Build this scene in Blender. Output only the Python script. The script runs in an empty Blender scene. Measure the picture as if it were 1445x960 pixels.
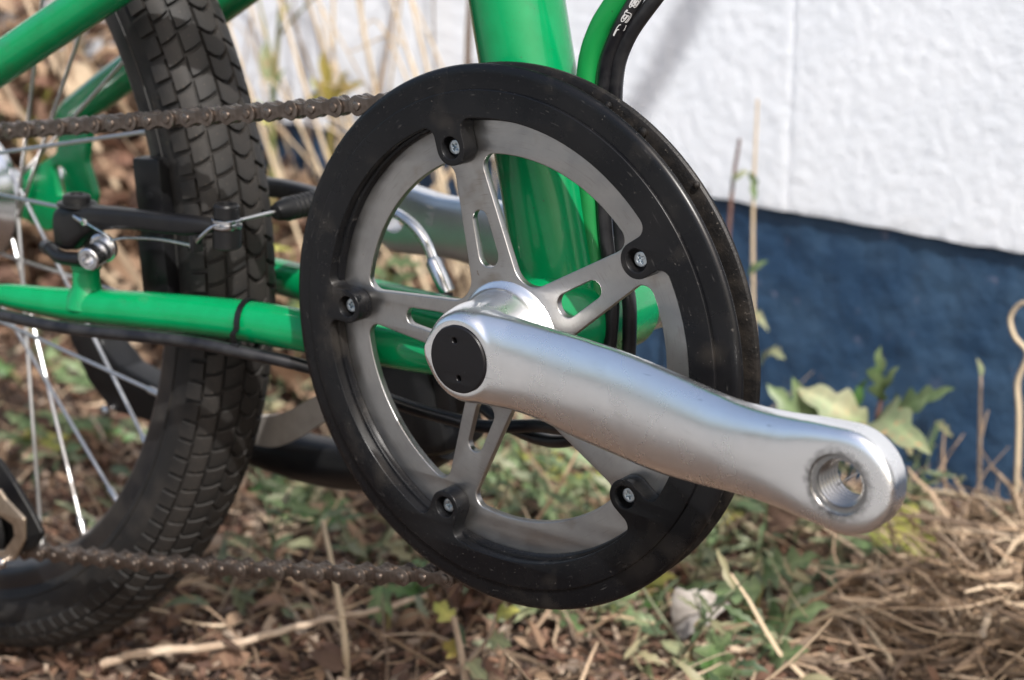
import bpy, bmesh, math, random
from mathutils import Vector, Matrix, Euler, noise
import numpy as np

random.seed(7); rng = np.random.default_rng(7)
scn = bpy.context.scene
PI = math.pi
rad = math.radians

# ------------------------------------------------------------------ camera
CAM = np.array([0.411359233684717, -0.5692683182728364, 0.19315957312476834])
CM = np.array([[0.7903061206085127, -0.5901582664076294, -0.16471021923203347],
               [0.6126747320410901, 0.7581956966211394, 0.2230895747083749],
               [-0.006775577252257615, -0.27722284576839407, 0.9607817573918501]])
FPX = 2529.03
cam = bpy.data.cameras.new('camera'); camo = bpy.data.objects.new('camera', cam)
scn.collection.objects.link(camo)
mw = Matrix.Identity(4)
for i in range(3):
    mw[i][0] = CM[i, 0]; mw[i][1] = CM[i, 2]; mw[i][2] = -CM[i, 1]; mw[i][3] = CAM[i]
camo.matrix_world = mw
cam.sensor_width = 36; cam.sensor_fit = 'HORIZONTAL'; cam.lens = FPX * 36 / 1445
cam.clip_start = 0.01; cam.clip_end = 400
cam.dof.use_dof = True; cam.dof.focus_distance = 0.665; cam.dof.aperture_fstop = 11.0
scn.camera = camo

# ------------------------------------------------------------------ light
SUN = Vector((0.60, -0.40, 0.72)).normalized()
SUN_EL = math.asin(SUN.z)
SUN_STRENGTH = 3.9; SKY_STRENGTH = 0.15; EXPOSURE = 0.63
w = bpy.data.worlds.new('World'); scn.world = w; w.use_nodes = True
nt = w.node_tree; nt.nodes.clear()
sky = nt.nodes.new('ShaderNodeTexSky'); sky.sky_type = 'NISHITA'; sky.sun_disc = False
sky.sun_elevation = SUN_EL; sky.sun_rotation = math.atan2(SUN.x, SUN.y)
sky.air_density = 1.0; sky.dust_density = 5.0; sky.ozone_density = 1.0
bg = nt.nodes.new('ShaderNodeBackground'); bg.inputs[1].default_value = SKY_STRENGTH
wo = nt.nodes.new('ShaderNodeOutputWorld')
nt.links.new(sky.outputs[0], bg.inputs[0]); nt.links.new(bg.outputs[0], wo.inputs[0])
sl = bpy.data.lights.new('sun', 'SUN'); sl.energy = SUN_STRENGTH; sl.angle = rad(0.7); sl.color = (1, 0.982, 0.955)
so = bpy.data.objects.new('sun', sl); scn.collection.objects.link(so)
so.rotation_euler = SUN.to_track_quat('Z', 'Y').to_euler()
so.location = SUN * 5
vs = scn.view_settings
vs.view_transform = 'Standard'; vs.look = 'None'; vs.gamma = 1; vs.use_curve_mapping = False; vs.exposure = EXPOSURE
scn.cycles.max_bounces = 8; scn.cycles.use_denoising = True

# ------------------------------------------------------------------ helpers
def at(px, py, y):
    """point of the plane y = const seen at photo pixel (px, py)"""
    d = CM @ np.array([(px - 722.5) / FPX, 1.0, -(py - 480) / FPX])
    return CAM + d * ((y - CAM[1]) / d[1])
def atg(px, py, z=-0.2605):
    d = CM @ np.array([(px - 722.5) / FPX, 1.0, -(py - 480) / FPX])
    return CAM + d * ((z - CAM[2]) / d[2])

WLOC = {}
def put(o, parent=None, loc=(0, 0, 0)):
    if o.name not in scn.collection.objects: scn.collection.objects.link(o)
    WLOC[o.name] = Vector(loc)
    if parent is not None:
        o.parent = parent; o.location = Vector(loc) - WLOC[parent.name]
    else:
        o.location = loc
    return o
def tag(o, label=None, cat=None, group=None, kind=None):
    if label: o['label'] = label
    if cat: o['category'] = cat
    if group: o['group'] = group
    if kind: o['kind'] = kind
    return o
def empty(name, loc=(0, 0, 0), parent=None):
    o = bpy.data.objects.new(name, None); o.empty_display_size = .02
    return put(o, parent, loc)
def mesh_obj(name, me, mats, parent=None, loc=(0, 0, 0), smooth=True, angle=40):
    if not isinstance(mats, (list, tuple)): mats = [mats]
    me.materials.clear()
    for m in mats: me.materials.append(m)
    if smooth:
        me.polygons.foreach_set('use_smooth', [True] * len(me.polygons))
        me.set_sharp_from_angle(angle=rad(angle))
    me.update()
    return put(bpy.data.objects.new(name, me), parent, loc)

class MB:
    def __init__(s): s.v = []; s.f = []; s.m = []
    def add(s, verts, faces, mi=0):
        b = len(s.v); s.v.extend([tuple(map(float, p)) for p in verts])
        for f in faces: s.f.append(tuple(b + i for i in f)); s.m.append(mi)
    def me(s, name='m', fix=False):
        me = bpy.data.meshes.new(name); me.from_pydata(s.v, [], s.f)
        me.polygons.foreach_set('material_index', s.m)
        if fix:
            bm = bmesh.new(); bm.from_mesh(me); bmesh.ops.recalc_face_normals(bm, faces=bm.faces); bm.to_mesh(me); bm.free()
        me.update(); return me
    def obj(s, name, mats, parent=None, smooth=True, angle=40, fix=True, loc=(0, 0, 0)):
        return mesh_obj(name, s.me(name, fix), mats, parent, loc, smooth, angle)
    def mesh(s, me, mi=0):
        s.add([v.co[:] for v in me.vertices], [tuple(p.vertices) for p in me.polygons], mi)
    def tube(s, pts, r, seg=16, mi=0, cap=True):
        pts = [Vector(p) for p in pts]; n = len(pts)
        rs = r if hasattr(r, '__len__') else [r] * n
        T = []
        for i in range(n):
            a = pts[max(0, i - 1)]; b = pts[min(n - 1, i + 1)]; T.append((b - a).normalized())
        u = T[0].orthogonal().normalized(); vs_ = []
        for i in range(n):
            u = (u - T[i] * u.dot(T[i])).normalized(); w_ = T[i].cross(u)
            for k in range(seg):
                a = 2 * PI * k / seg; vs_.append(pts[i] + (u * math.cos(a) + w_ * math.sin(a)) * rs[i])
        fs = [(i * seg + k, i * seg + (k + 1) % seg, (i + 1) * seg + (k + 1) % seg, (i + 1) * seg + k)
              for i in range(n - 1) for k in range(seg)]
        if cap:
            fs.append(tuple(range(seg - 1, -1, -1))); fs.append(tuple((n - 1) * seg + k for k in range(seg)))
        s.add(vs_, fs, mi)
    def lathe(s, prof, seg=96, c=(0, 0), mi=0, closed=False, a0=0.0):
        """profile [(r, y)] turned about the line x=c0, z=c1 (along y)"""
        n = len(prof); vs_ = []
        for (r, y) in prof:
            for k in range(seg):
                a = a0 + 2 * PI * k / seg; vs_.append((c[0] + r * math.cos(a), y, c[1] + r * math.sin(a)))
        m = n if closed else n - 1
        fs = [(i * seg + k, i * seg + (k + 1) % seg, ((i + 1) % n) * seg + (k + 1) % seg, ((i + 1) % n) * seg + k)
              for i in range(m) for k in range(seg)]
        s.add(vs_, fs, mi)
    def lathe_axis(s, prof, p, d, seg=24, mi=0):
        """profile [(r, h)] turned about axis d through p, ends capped"""
        p = Vector(p); d = Vector(d).normalized(); u = d.orthogonal().normalized(); w_ = d.cross(u)
        vs_ = []
        for (r, h) in prof:
            for k in range(seg):
                a = 2 * PI * k / seg; vs_.append(p + d * h + (u * math.cos(a) + w_ * math.sin(a)) * r)
        n = len(prof)
        fs = [(i * seg + k, i * seg + (k + 1) % seg, (i + 1) * seg + (k + 1) % seg, (i + 1) * seg + k)
              for i in range(n - 1) for k in range(seg)]
        fs.append(tuple(range(seg - 1, -1, -1))); fs.append(tuple((n - 1) * seg + k for k in range(seg)))
        s.add(vs_, fs, mi)
    def box(s, c, ax, ay, az, bev=0.0, mi=0):
        """box with half-axis vectors, edges chamfered by bev"""
        c = Vector(c); A = [Vector(ax), Vector(ay), Vector(az)]
        L = [a.length for a in A]; U = [a.normalized() for a in A]
        bm = bmesh.new(); bmesh.ops.create_cube(bm, size=2)
        for v in bm.verts: v.co = Vector((v.co.x * L[0], v.co.y * L[1], v.co.z * L[2]))
        if bev > 0: bmesh.ops.bevel(bm, geom=bm.edges[:], offset=bev, segments=2, profile=.5, affect='EDGES')
        bm.verts.index_update()
        s.add([c + U[0] * v.co.x + U[1] * v.co.y + U[2] * v.co.z for v in bm.verts], [tuple(v.index for v in f.verts) for f in bm.faces], mi)
        bm.free()

def spline(pts, n=12):
    """Catmull-Rom through pts"""
    P = [np.array(p, float) for p in pts]; P = [2 * P[0] - P[1]] + P + [2 * P[-1] - P[-2]]; out = []
    for i in range(1, len(P) - 2):
        for k in range(n):
            t = k / n; a, b, c, d = P[i - 1], P[i], P[i + 1], P[i + 2]
            out.append(.5 * ((2 * b) + (-a + c) * t + (2 * a - 5 * b + 4 * c - d) * t * t + (-a + 3 * b - 3 * c + d) * t ** 3))
    out.append(P[-2]); return out
def sinterp(x, xs, ys):
    """smooth monotone-ish interpolation"""
    xs = np.array(xs, float); ys = np.array(ys, float)
    m = np.gradient(ys, xs); i = np.clip(np.searchsorted(xs, x) - 1, 0, len(xs) - 2)
    h = xs[i + 1] - xs[i]; t = np.clip((x - xs[i]) / h, 0, 1)
    return ((2 * t**3 - 3 * t**2 + 1) * ys[i] + (t**3 - 2 * t**2 + t) * h * m[i] + (-2 * t**3 + 3 * t**2) * ys[i + 1] + (t**3 - t**2) * h * m[i + 1])

def plate_mesh(loops, thick, bev=0.0004, res=2):
    """flat plate with holes: loops of (u, v) -> mesh in x, z with front towards -y, centred on y = 0"""
    cu = bpy.data.curves.new('pl', 'CURVE'); cu.dimensions = '2D'; cu.fill_mode = 'BOTH'
    cu.extrude = max(thick / 2 - bev, 1e-6); cu.bevel_depth = bev; cu.bevel_resolution = res; cu.offset = -bev
    for L in loops:
        sp = cu.splines.new('POLY'); sp.points.add(len(L) - 1)
        for p, q in zip(sp.points, L): p.co = (q[0], q[1], 0, 1)
        sp.use_cyclic_u = True
    o = bpy.data.objects.new('pl', cu); scn.collection.objects.link(o)
    dg = bpy.context.evaluated_depsgraph_get(); me = bpy.data.meshes.new_from_object(o.evaluated_get(dg))
    bpy.data.objects.remove(o); bpy.data.curves.remove(cu)
    for v in me.vertices: v.co = (v.co.x, -v.co.z, v.co.y)
    me.materials.clear()
    bm = bmesh.new(); bm.from_mesh(me); bmesh.ops.remove_doubles(bm, verts=bm.verts, dist=1e-7); bm.to_mesh(me); bm.free()
    me.polygons.foreach_set('material_index', [0] * len(me.polygons))
    return me
def moved(me, y):
    for v in me.vertices: v.co.y += y
    return me
def circle(r, n=64, c=(0, 0)): return [(c[0] + r * math.cos(2 * PI * k / n), c[1] + r * math.sin(2 * PI * k / n)) for k in range(n)]
def fillet(poly, radii, n=8):
    out = []; N = len(poly)
    for i in range(N):
        p = np.array(poly[i], float); a = np.array(poly[i - 1], float); b = np.array(poly[(i + 1) % N], float); r = radii[i]
        if r <= 0: out.append(tuple(p)); continue
        da = (a - p) / np.linalg.norm(a - p); db = (b - p) / np.linalg.norm(b - p)
        ang = math.acos(np.clip(da @ db, -1, 1)); t = r / math.tan(ang / 2)
        bis = (da + db); bis /= np.linalg.norm(bis); c = p + bis * r / math.sin(ang / 2)
        s = p + da * t - c; e = p + db * t - c
        a0 = math.atan2(s[1], s[0]); a1 = math.atan2(e[1], e[0]); d = (a1 - a0 + PI) % (2 * PI) - PI
        for k in range(n + 1):
            q = a0 + d * k / n; out.append((c[0] + r * math.cos(q), c[1] + r * math.sin(q)))
    return out
def rotp(L, a): return [(p[0] * math.cos(a) - p[1] * math.sin(a), p[0] * math.sin(a) + p[1] * math.cos(a)) for p in L]

# ------------------------------------------------------------------ materials
def mat(name, base=(.5, .5, .5), rough=.5, metal=0.0, col2=None, nscale=40, ramp=(.4, .65), rough2=None, bump=0.0, bscale=300,
        bdist=.0005, coat=0.0, coatr=.03, spec=.5, specks=None, island=None, stretch=None, trans=0.0, detail=6, aniso=0.0):
    m = bpy.data.materials.new(name); m.use_nodes = True; t = m.node_tree; b = t.nodes['Principled BSDF']
    b.inputs['Base Color'].default_value = (*base, 1); b.inputs['Roughness'].default_value = rough
    b.inputs['Metallic'].default_value = metal; b.inputs['Coat Weight'].default_value = coat; b.inputs['Coat Roughness'].default_value = coatr
    b.inputs['Specular IOR Level'].default_value = spec
    if aniso: b.inputs['Anisotropic'].default_value = aniso
    tc = t.nodes.new('ShaderNodeTexCoord'); vec = tc.outputs['Object']
    if stretch:
        mp = t.nodes.new('ShaderNodeMapping'); mp.inputs['Scale'].default_value = stretch
        t.links.new(vec, mp.inputs[0]); vec = mp.outputs[0]
    cur = None
    if island:
        g = t.nodes.new('ShaderNodeNewGeometry'); cr = t.nodes.new('ShaderNodeValToRGB'); cr.color_ramp.interpolation = 'LINEAR'
        els = cr.color_ramp.elements
        while len(els) < len(island): els.new(.5)
        for k, c in enumerate(island): els[k].position = k / (len(island) - 1); els[k].color = (*c, 1)
        t.links.new(g.outputs['Random Per Island'], cr.inputs[0]); cur = cr.outputs[0]
    def nz(scale, det=6):
        n = t.nodes.new('ShaderNodeTexNoise'); n.inputs['Scale'].default_value = scale; n.inputs['Detail'].default_value = det
        n.inputs['Roughness'].default_value = .6
        t.links.new(vec, n.inputs['Vector']); return n
    def rmp(src, a, c):
        r = t.nodes.new('ShaderNodeMapRange'); r.inputs[1].default_value = a; r.inputs[2].default_value = c; r.clamp = True
        t.links.new(src, r.inputs[0]); return r.outputs[0]
    def mix(fac, A, B):
        x = t.nodes.new('ShaderNodeMix'); x.data_type = 'RGBA'; t.links.new(fac, x.inputs[0])
        if A is None: x.inputs[6].default_value = (*base, 1)
        else: t.links.new(A, x.inputs[6])
        if isinstance(B, tuple): x.inputs[7].default_value = (*B, 1)
        else: t.links.new(B, x.inputs[7])
        return x.outputs[2]
    if col2 is not None or rough2 is not None:
        f = rmp(nz(nscale, detail).outputs[0], *ramp)
        if col2 is not None: cur = mix(f, cur, tuple(col2))
        if rough2 is not None:
            r = t.nodes.new('ShaderNodeMapRange'); r.inputs[3].default_value = rough; r.inputs[4].default_value = rough2
            t.links.new(f, r.inputs[0]); t.links.new(r.outputs[0], b.inputs['Roughness'])
    if specks:   # list of (scale, lo, hi, colour): small dust and grime flecks
        for (sc, lo, hi, colr) in specks:
            a = nz(sc, 2)
            cur = mix(rmp(a.outputs[0], lo, hi), cur, tuple(colr))
    if cur is not None: t.links.new(cur, b.inputs['Base Color'])
    if trans:
        tr = t.nodes.new('ShaderNodeBsdfTranslucent'); ms = t.nodes.new('ShaderNodeMixShader'); ms.inputs[0].default_value = trans
        if cur is not None: t.links.new(cur, tr.inputs[0])
        else: tr.inputs[0].default_value = (*base, 1)
        t.links.new(b.outputs[0], ms.inputs[1]); t.links.new(tr.outputs[0], ms.inputs[2])
        t.links.new(ms.outputs[0], t.nodes['Material Output'].inputs[0])
    if bump:
        n = nz(bscale, 8); bp = t.nodes.new('ShaderNodeBump'); bp.inputs['Strength'].default_value = bump; bp.inputs['Distance'].default_value = bdist
        t.links.new(n.outputs[0], bp.inputs['Height']); t.links.new(bp.outputs[0], b.inputs['Normal'])
    return m

M = {}
M['green'] = mat('green_paint', (.0006, .182, .060), .22, col2=(.0006, .160, .050), nscale=60, coat=.28, spec=.28, specks=[(900, .70, .74, (.02, .09, .04)), (420, .76, .79, (.05, .12, .07))])
M['black'] = mat('black_plastic', (.0032, .0035, .0044), .24, col2=(.006, .006, .0066), nscale=25, rough2=.33, bump=.08, bscale=1500, bdist=.0002, spec=.24,
                 specks=[(1300, .725, .76, (.14, .13, .12)), (420, .73, .78, (.05, .046, .042))])
M['blackdust'] = mat('dusty_black_plastic', (.0045, .0042, .0042), .42, spec=.22, col2=(.016, .0135, .0115), nscale=120, ramp=(.45, .7), bump=.5, bscale=900, bdist=.0004,
                     specks=[(900, .67, .74, (.065, .058, .05))])
M['blackpl'] = mat('plain_black_plastic', (.005, .005, .006), .34, col2=(.008, .008, .008), nscale=50, spec=.28)
M['cap'] = mat('cap_plastic', (.0045, .0042, .005), .32, spec=.3, bump=.08, bscale=1800, bdist=.0002, specks=[(1500, .74, .78, (.05, .05, .05))])
M['steel'] = mat('satin_steel', (.40, .393, .385), .30, 1.0, col2=(.33, .324, .316), nscale=45, rough2=.46, bump=.12, bscale=1400, bdist=.00015,
                 specks=[(260, .75, .80, (.2, .14, .09))])
M['rubber'] = mat('tyre_rubber', (.010, .0096, .0094), .6, col2=(.028, .0245, .0215), nscale=34, ramp=(.45, .72), spec=.28, bump=.3, bscale=900, bdist=.0004)
M['sidewall'] = mat('tyre_sidewall', (.030, .026, .023), .8, spec=.2, col2=(.062, .050, .040), nscale=90, ramp=(.35, .7), bump=.6, bscale=1300, bdist=.0006)
M['rim'] = mat('rim_black', (.018, .018, .02), .38, metal=.4, col2=(.05, .046, .042), nscale=30)
M['spoke'] = mat('spoke_steel', (.62, .62, .62), .28, 1.0)
M['hub'] = mat('hub_alloy', (.7, .71, .73), .2, 1.0, col2=(.5, .5, .5), nscale=60)
M['chain'] = mat('chain_brown', (.19, .16, .14), .27, .9, col2=(.10, .078, .064), nscale=160, rough2=.42)
M['pin'] = mat('chain_pin', (.80, .76, .72), .25, 1.0, col2=(.45, .40, .36), nscale=300)
M['rubberhose'] = mat('cable_housing', (.006, .006, .0075), .28, spec=.35, col2=(.02, .02, .021), nscale=80)
M['greenhose'] = mat('green_housing', (.003, .17, .036), .4, col2=(.003, .145, .03), nscale=60, specks=[(380, .76, .80, (.01, .05, .02))])
M['print'] = mat('grey_print', (.42, .42, .42), .5)
M['chrome'] = mat('chromed_bolt', (.62, .63, .65), .2, 1.0, col2=(.42, .42, .43), nscale=300)
M['screw'] = mat('zinc_screw', (.56, .62, .66), .3, 1.0, col2=(.4, .45, .48), nscale=600)
M['dark'] = mat('dark_recess', (.01, .01, .01), .7)
M['white'] = mat('white_wall_paint', (.69, .715, .755), .75, col2=(.64, .67, .715), nscale=9, bump=.35, bscale=260, bdist=.0018, spec=.3, specks=[(35, .74, .80, (.55, .55, .56))])
M['navy'] = mat('navy_wall_paint', (.014, .041, .088), .5, col2=(.034, .072, .128), nscale=16, bump=.6, bscale=110, bdist=.003, specks=[(60, .67, .76, (.10, .11, .165)), (18, .66, .80, (.07, .085, .135))])
M['soil'] = mat('soil', (.040, .024, .016), .95, col2=(.085, .052, .034), nscale=30, bump=.9, bscale=160, bdist=.006, specks=[(220, .64, .7, (.26, .18, .12))])
M['chips'] = mat('litter', island=[(.022, .012, .008), (.062, .031, .019), (.135, .066, .038), (.030, .016, .011), (.20, .12, .075), (.062, .029, .019), (.40, .31, .23), (.035, .022, .016), (.16, .085, .05)], rough=.85)
M['straw'] = mat('straw', island=[(.16, .105, .065), (.33, .23, .145), (.10, .065, .042), (.50, .39, .27), (.22, .145, .09), (.07, .048, .033), (.40, .29, .19)], rough=.7)
M['palestraw'] = mat('pale_straw', island=[(.54, .44, .30), (.62, .53, .39), (.44, .33, .21), (.58, .48, .34)], rough=.7, trans=.25)
M['deadleaf'] = mat('dead_leaf', island=[(.104, .056, .034), (.184, .112, .068), (.272, .184, .116), (.072, .040, .026), (.152, .076, .048), (.360, .280, .192)], rough=.8, trans=.15)
M['leaf'] = mat('weed_leaf', (.095, .150, .060), .5, col2=(.165, .21, .105), nscale=60, trans=.25)
M['leafdark'] = mat('weed_leaf_dark', (.035, .085, .02), .5, col2=(.06, .12, .03), nscale=60, trans=.2)
M['leafpale'] = mat('weed_leaf_pale', (.19, .235, .125), .55, col2=(.26, .255, .15), nscale=60, trans=.3, specks=[(160, .62, .7, (.33, .22, .12))])
M['leafyellow'] = mat('weed_leaf_yellow', (.36, .34, .09), .55, col2=(.25, .28, .07), nscale=50, trans=.3)
M['leafgrey'] = mat('leaf_grey', (.33, .30, .27), .8, col2=(.22, .19, .165), nscale=120)
M['moss'] = mat('moss_leaf', (.20, .17, .03), .7, col2=(.28, .20, .05), nscale=60, trans=.25)
def veins(m, k=1.55):
    t = m.node_tree; b = t.nodes['Principled BSDF']; src = b.inputs['Base Color'].links[0].from_socket
    at_ = t.nodes.new('ShaderNodeAttribute'); at_.attribute_name = 'vein'
    p = t.nodes.new('ShaderNodeMath'); p.operation = 'POWER'; p.inputs[1].default_value = 2.2; t.links.new(at_.outputs['Fac'], p.inputs[0])
    mu = t.nodes.new('ShaderNodeMix'); mu.data_type = 'RGBA'; mu.blend_type = 'MULTIPLY'; mu.inputs[0].default_value = 1; t.links.new(src, mu.inputs[6]); mu.inputs[7].default_value = (k, k, k * .95, 1)
    x = t.nodes.new('ShaderNodeMix'); x.data_type = 'RGBA'; t.links.new(p.outputs[0], x.inputs[0]); t.links.new(src, x.inputs[6]); t.links.new(mu.outputs[2], x.inputs[7])
    t.links.new(x.outputs[2], b.inputs['Base Color'])
for k_ in ('leaf', 'leafdark', 'leafpale', 'leafyellow'): veins(M[k_])
M['stemgreen'] = mat('weed_stem', (.13, .15, .05), .6, col2=(.2, .15, .07), nscale=60)
M['stemred'] = mat('weed_stem_purple', (.09, .045, .04), .6, col2=(.14, .08, .06), nscale=60)
M['wood'] = mat('dead_wood', (.30, .22, .155), .85, col2=(.40, .32, .24), nscale=70, bump=.6, bscale=300, bdist=.001)

def alu_material():
    """bare aluminium with soft smudges; grime ring round the pedal thread, brown dirt near the chainring side of the boss"""
    m = mat('crank_aluminium', (.88, .883, .885), .23, .98, col2=(.80, .803, .806), nscale=28, rough2=.31, coat=.5, coatr=.07, bump=.06, bscale=1100, bdist=.00015,
            specks=[(330, .765, .80, (.30, .29, .30))])
    return m
M['alu'] = alu_material()

def grime(m, centre, r0, r1, colr, strength=1.0):
    """dirt ring (real grime): darkens paint within [r0, r1] of an axis along y through centre"""
    t = m.node_tree; b = t.nodes['Principled BSDF']; lk = b.inputs['Base Color'].links
    src = lk[0].from_socket
    tc = t.nodes.new('ShaderNodeTexCoord'); sp = t.nodes.new('ShaderNodeSeparateXYZ'); t.links.new(tc.outputs['Object'], sp.inputs[0])
    def mth(op, a, c=None):
        n = t.nodes.new('ShaderNodeMath'); n.operation = op
        for i, q in enumerate((a, c)):
            if q is None: continue
            if isinstance(q, (int, float)): n.inputs[i].default_value = q
            else: t.links.new(q, n.inputs[i])
        return n.outputs[0]
    dx = mth('SUBTRACT', sp.outputs[0], centre[0]); dz = mth('SUBTRACT', sp.outputs[2], centre[1])
    rr = mth('SQRT', mth('ADD', mth('MULTIPLY', dx, dx), mth('MULTIPLY', dz, dz)))
    nz = t.nodes.new('ShaderNodeTexNoise'); nz.inputs['Scale'].default_value = 500; t.links.new(tc.outputs['Object'], nz.inputs[0])
    rr = mth('ADD', rr, mth('MULTIPLY', mth('SUBTRACT', nz.outputs[0], .5), (r1 - r0) * 1.6))
    mr = t.nodes.new('ShaderNodeMapRange'); mr.inputs[1].default_value = r0; mr.inputs[2].default_value = r1
    mr.inputs[3].default_value = strength; mr.inputs[4].default_value = 0; t.links.new(rr, mr.inputs[0])
    x = t.nodes.new('ShaderNodeMix'); x.data_type = 'RGBA'; t.links.new(mr.outputs[0], x.inputs[0]); t.links.new(src, x.inputs[6])
    x.inputs[7].default_value = (*colr, 1); t.links.new(x.outputs[2], b.inputs['Base Color'])

def streaks(m, colr, lo, hi, sc=None, polar=None, amount=1.0):
    """handling marks: scratches along the part (sc = noise scale per axis) or round the chainring axis (polar = scale in radius, angle)"""
    t = m.node_tree; b = t.nodes['Principled BSDF']; src = b.inputs['Base Color'].links[0].from_socket
    tc = t.nodes.new('ShaderNodeTexCoord'); n = t.nodes.new('ShaderNodeTexNoise'); n.inputs['Scale'].default_value = 1; n.inputs['Detail'].default_value = 3
    if polar:
        sp = t.nodes.new('ShaderNodeSeparateXYZ'); t.links.new(tc.outputs['Object'], sp.inputs[0]); cb = t.nodes.new('ShaderNodeCombineXYZ')
        def mth(op, a, c):
            q = t.nodes.new('ShaderNodeMath'); q.operation = op
            for i, v in enumerate((a, c)):
                if isinstance(v, (int, float)): q.inputs[i].default_value = v
                else: t.links.new(v, q.inputs[i])
            return q.outputs[0]
        r = mth('SQRT', mth('ADD', mth('MULTIPLY', sp.outputs[0], sp.outputs[0]), mth('MULTIPLY', sp.outputs[2], sp.outputs[2])), 0)
        a = mth('ARCTAN2', sp.outputs[2], sp.outputs[0])
        t.links.new(mth('MULTIPLY', r, polar[0]), cb.inputs[0]); t.links.new(mth('MULTIPLY', a, polar[1]), cb.inputs[1]); t.links.new(cb.outputs[0], n.inputs['Vector'])
    else:
        mp = t.nodes.new('ShaderNodeMapping'); mp.inputs['Scale'].default_value = sc; mp.inputs['Rotation'].default_value = (.2, .15, .3)
        t.links.new(tc.outputs['Object'], mp.inputs[0]); t.links.new(mp.outputs[0], n.inputs['Vector'])
    mr = t.nodes.new('ShaderNodeMapRange'); mr.inputs[1].default_value = lo; mr.inputs[2].default_value = hi; mr.inputs[4].default_value = amount; t.links.new(n.outputs[0], mr.inputs[0])
    x = t.nodes.new('ShaderNodeMix'); x.data_type = 'RGBA'; t.links.new(mr.outputs[0], x.inputs[0]); t.links.new(src, x.inputs[6]); x.inputs[7].default_value = (*colr, 1)
    t.links.new(x.outputs[2], b.inputs['Base Color'])
streaks(M['black'], (.045, .043, .041), .66, .76, polar=(900, 14), amount=.7)
streaks(M['black'], (.026, .023, .020), .58, .72, sc=(38, 38, 38), amount=.6)
streaks(M['steel'], (.24, .225, .20), .58, .75, polar=(1500, 7), amount=.55)
streaks(M['steel'], (.22, .18, .13), .62, .74, sc=(60, 60, 60), amount=.5)
streaks(M['alu'], (.50, .50, .50), .67, .76, sc=(40, 900, 900), amount=.5)
streaks(M['alu'], (.52, .51, .50), .60, .72, sc=(70, 70, 70), amount=.14)
streaks(M['green'], (.03, .10, .05), .62, .74, sc=(75, 75, 75), amount=.35)
streaks(M['rubber'], (.075, .060, .046), .66, .74, sc=(520, 520, 520), amount=.8)
streaks(M['white'], (.50, .49, .47), .64, .78, sc=(7, 7, 16), amount=.45)

# ------------------------------------------------------------------ ground
ZG = -0.2605
def gh(x, y):
    return (noise.noise(Vector((x * 9, y * 9, 1.3))) * .010 + noise.noise(Vector((x * 28, y * 28, 4.1))) * .005
            + noise.noise(Vector((x * 70, y * 70, 7.7))) * .0025)
def build_ground():
    xs = np.concatenate([[-60, -20, -8, -4, -2.6], np.linspace(-1.9, .5, 250), [.8, 1.5, 3, 8, 20, 60]])
    ys = np.concatenate([[-60, -20, -8, -3, -1.2], np.linspace(-.35, .85, 130), [1.5, 4, 12, 60]])
    v = []; 
    for y in ys:
        for x in xs:
            near = 1 if (-2 < x < .6 and -.4 < y < .9) else 0
            v.append((x, y, ZG - .004 + (gh(x, y) if near else 0)))
    n = len(xs)
    f = [(j * n + i, j * n + i + 1, (j + 1) * n + i + 1, (j + 1) * n + i) for j in range(len(ys) - 1) for i in range(n - 1)]
    mb = MB(); mb.add(v, f)
    o = mb.obj('ground', M['soil'], fix=False, angle=180); o['kind'] = 'structure'
build_ground()
mb = MB(); mb.box((0, -20.42, ZG + .005), (40, 0, 0), (0, 20, 0), (0, 0, .018), .004)  # unseen slab added out of frame: grey reflections in the metal, bounced fill
M['bounce_grey'] = mat('bounce_grey', (.22, .215, .208), .85, col2=(.165, .162, .155), nscale=6, bump=.4, bscale=120, bdist=.002)
o = mb.obj('bounce_slab', M['bounce_grey'], angle=30); o['kind'] = 'structure'

# ------------------------------------------------------------------ wall
W0 = np.array([-0.086, .536]); WE = np.array([.99079, -.13542]); WN = np.array([-.13542, -.99079])
ZD = -0.0758
def wp(s, h, out=0.0): 
    p = W0 + WE * s + WN * out; return (p[0], p[1], h)
def wall_patch(s0, s1, z0, z1, out, amp, sc, step, depth=.05, edge=.0014, seed=0.0, ragged=0.0):
    """one block: displaced front face with rounded arrises, sides returned into the wall"""
    ns = max(2, int((s1 - s0) / step)); nz_ = max(2, int((z1 - z0) / step)); v = []; f = []
    for j in range(nz_ + 1):
        for i in range(ns + 1):
            s = s0 + (s1 - s0) * i / ns; z = z0 + (z1 - z0) * j / nz_
            d = min(s - s0, s1 - s, z - z0, z1 - z); e = 0 if d >= edge else -edge * .3 * (1 - math.sqrt(max(0, 1 - (1 - d / edge) ** 2)))
            q = Vector((s * sc, z * sc, seed))
            a = noise.noise(q) * .6 + noise.noise(q * 2.7) * .35 + noise.noise(q * 6.1) * .2
            zz = z + (ragged * noise.noise(Vector((s * 45, seed, .5))) if j < 2 else 0)
            v.append(wp(s, zz, out + amp * a + e))
    n = ns + 1
    f += [(j * n + i, j * n + i + 1, (j + 1) * n + i + 1, (j + 1) * n + i) for j in range(nz_) for i in range(ns)]
    mb = MB(); mb.add(v, f)
    ring = [i for i in range(n)] + [j * n + ns for j in range(1, nz_ + 1)] + [nz_ * n + i for i in range(ns - 1, -1, -1)] + [j * n for j in range(nz_ - 1, 0, -1)]
    b = len(mb.v)
    for k in ring:
        x, y, z = mb.v[k]; mb.v.append((x - WN[0] * depth, y - WN[1] * depth, z))
    m = len(ring)
    for k in range(m):
        mb.f.append((ring[k], b + k, b + (k + 1) % m, ring[(k + 1) % m])); mb.m.append(0)
    return mb
wall = empty('wall', wp(0, ZG)); tag(wall, 'painted block wall behind the bicycle, rough white above and navy blue along its foot', 'wall')
SJ = -0.1210      # the vertical joint
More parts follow.
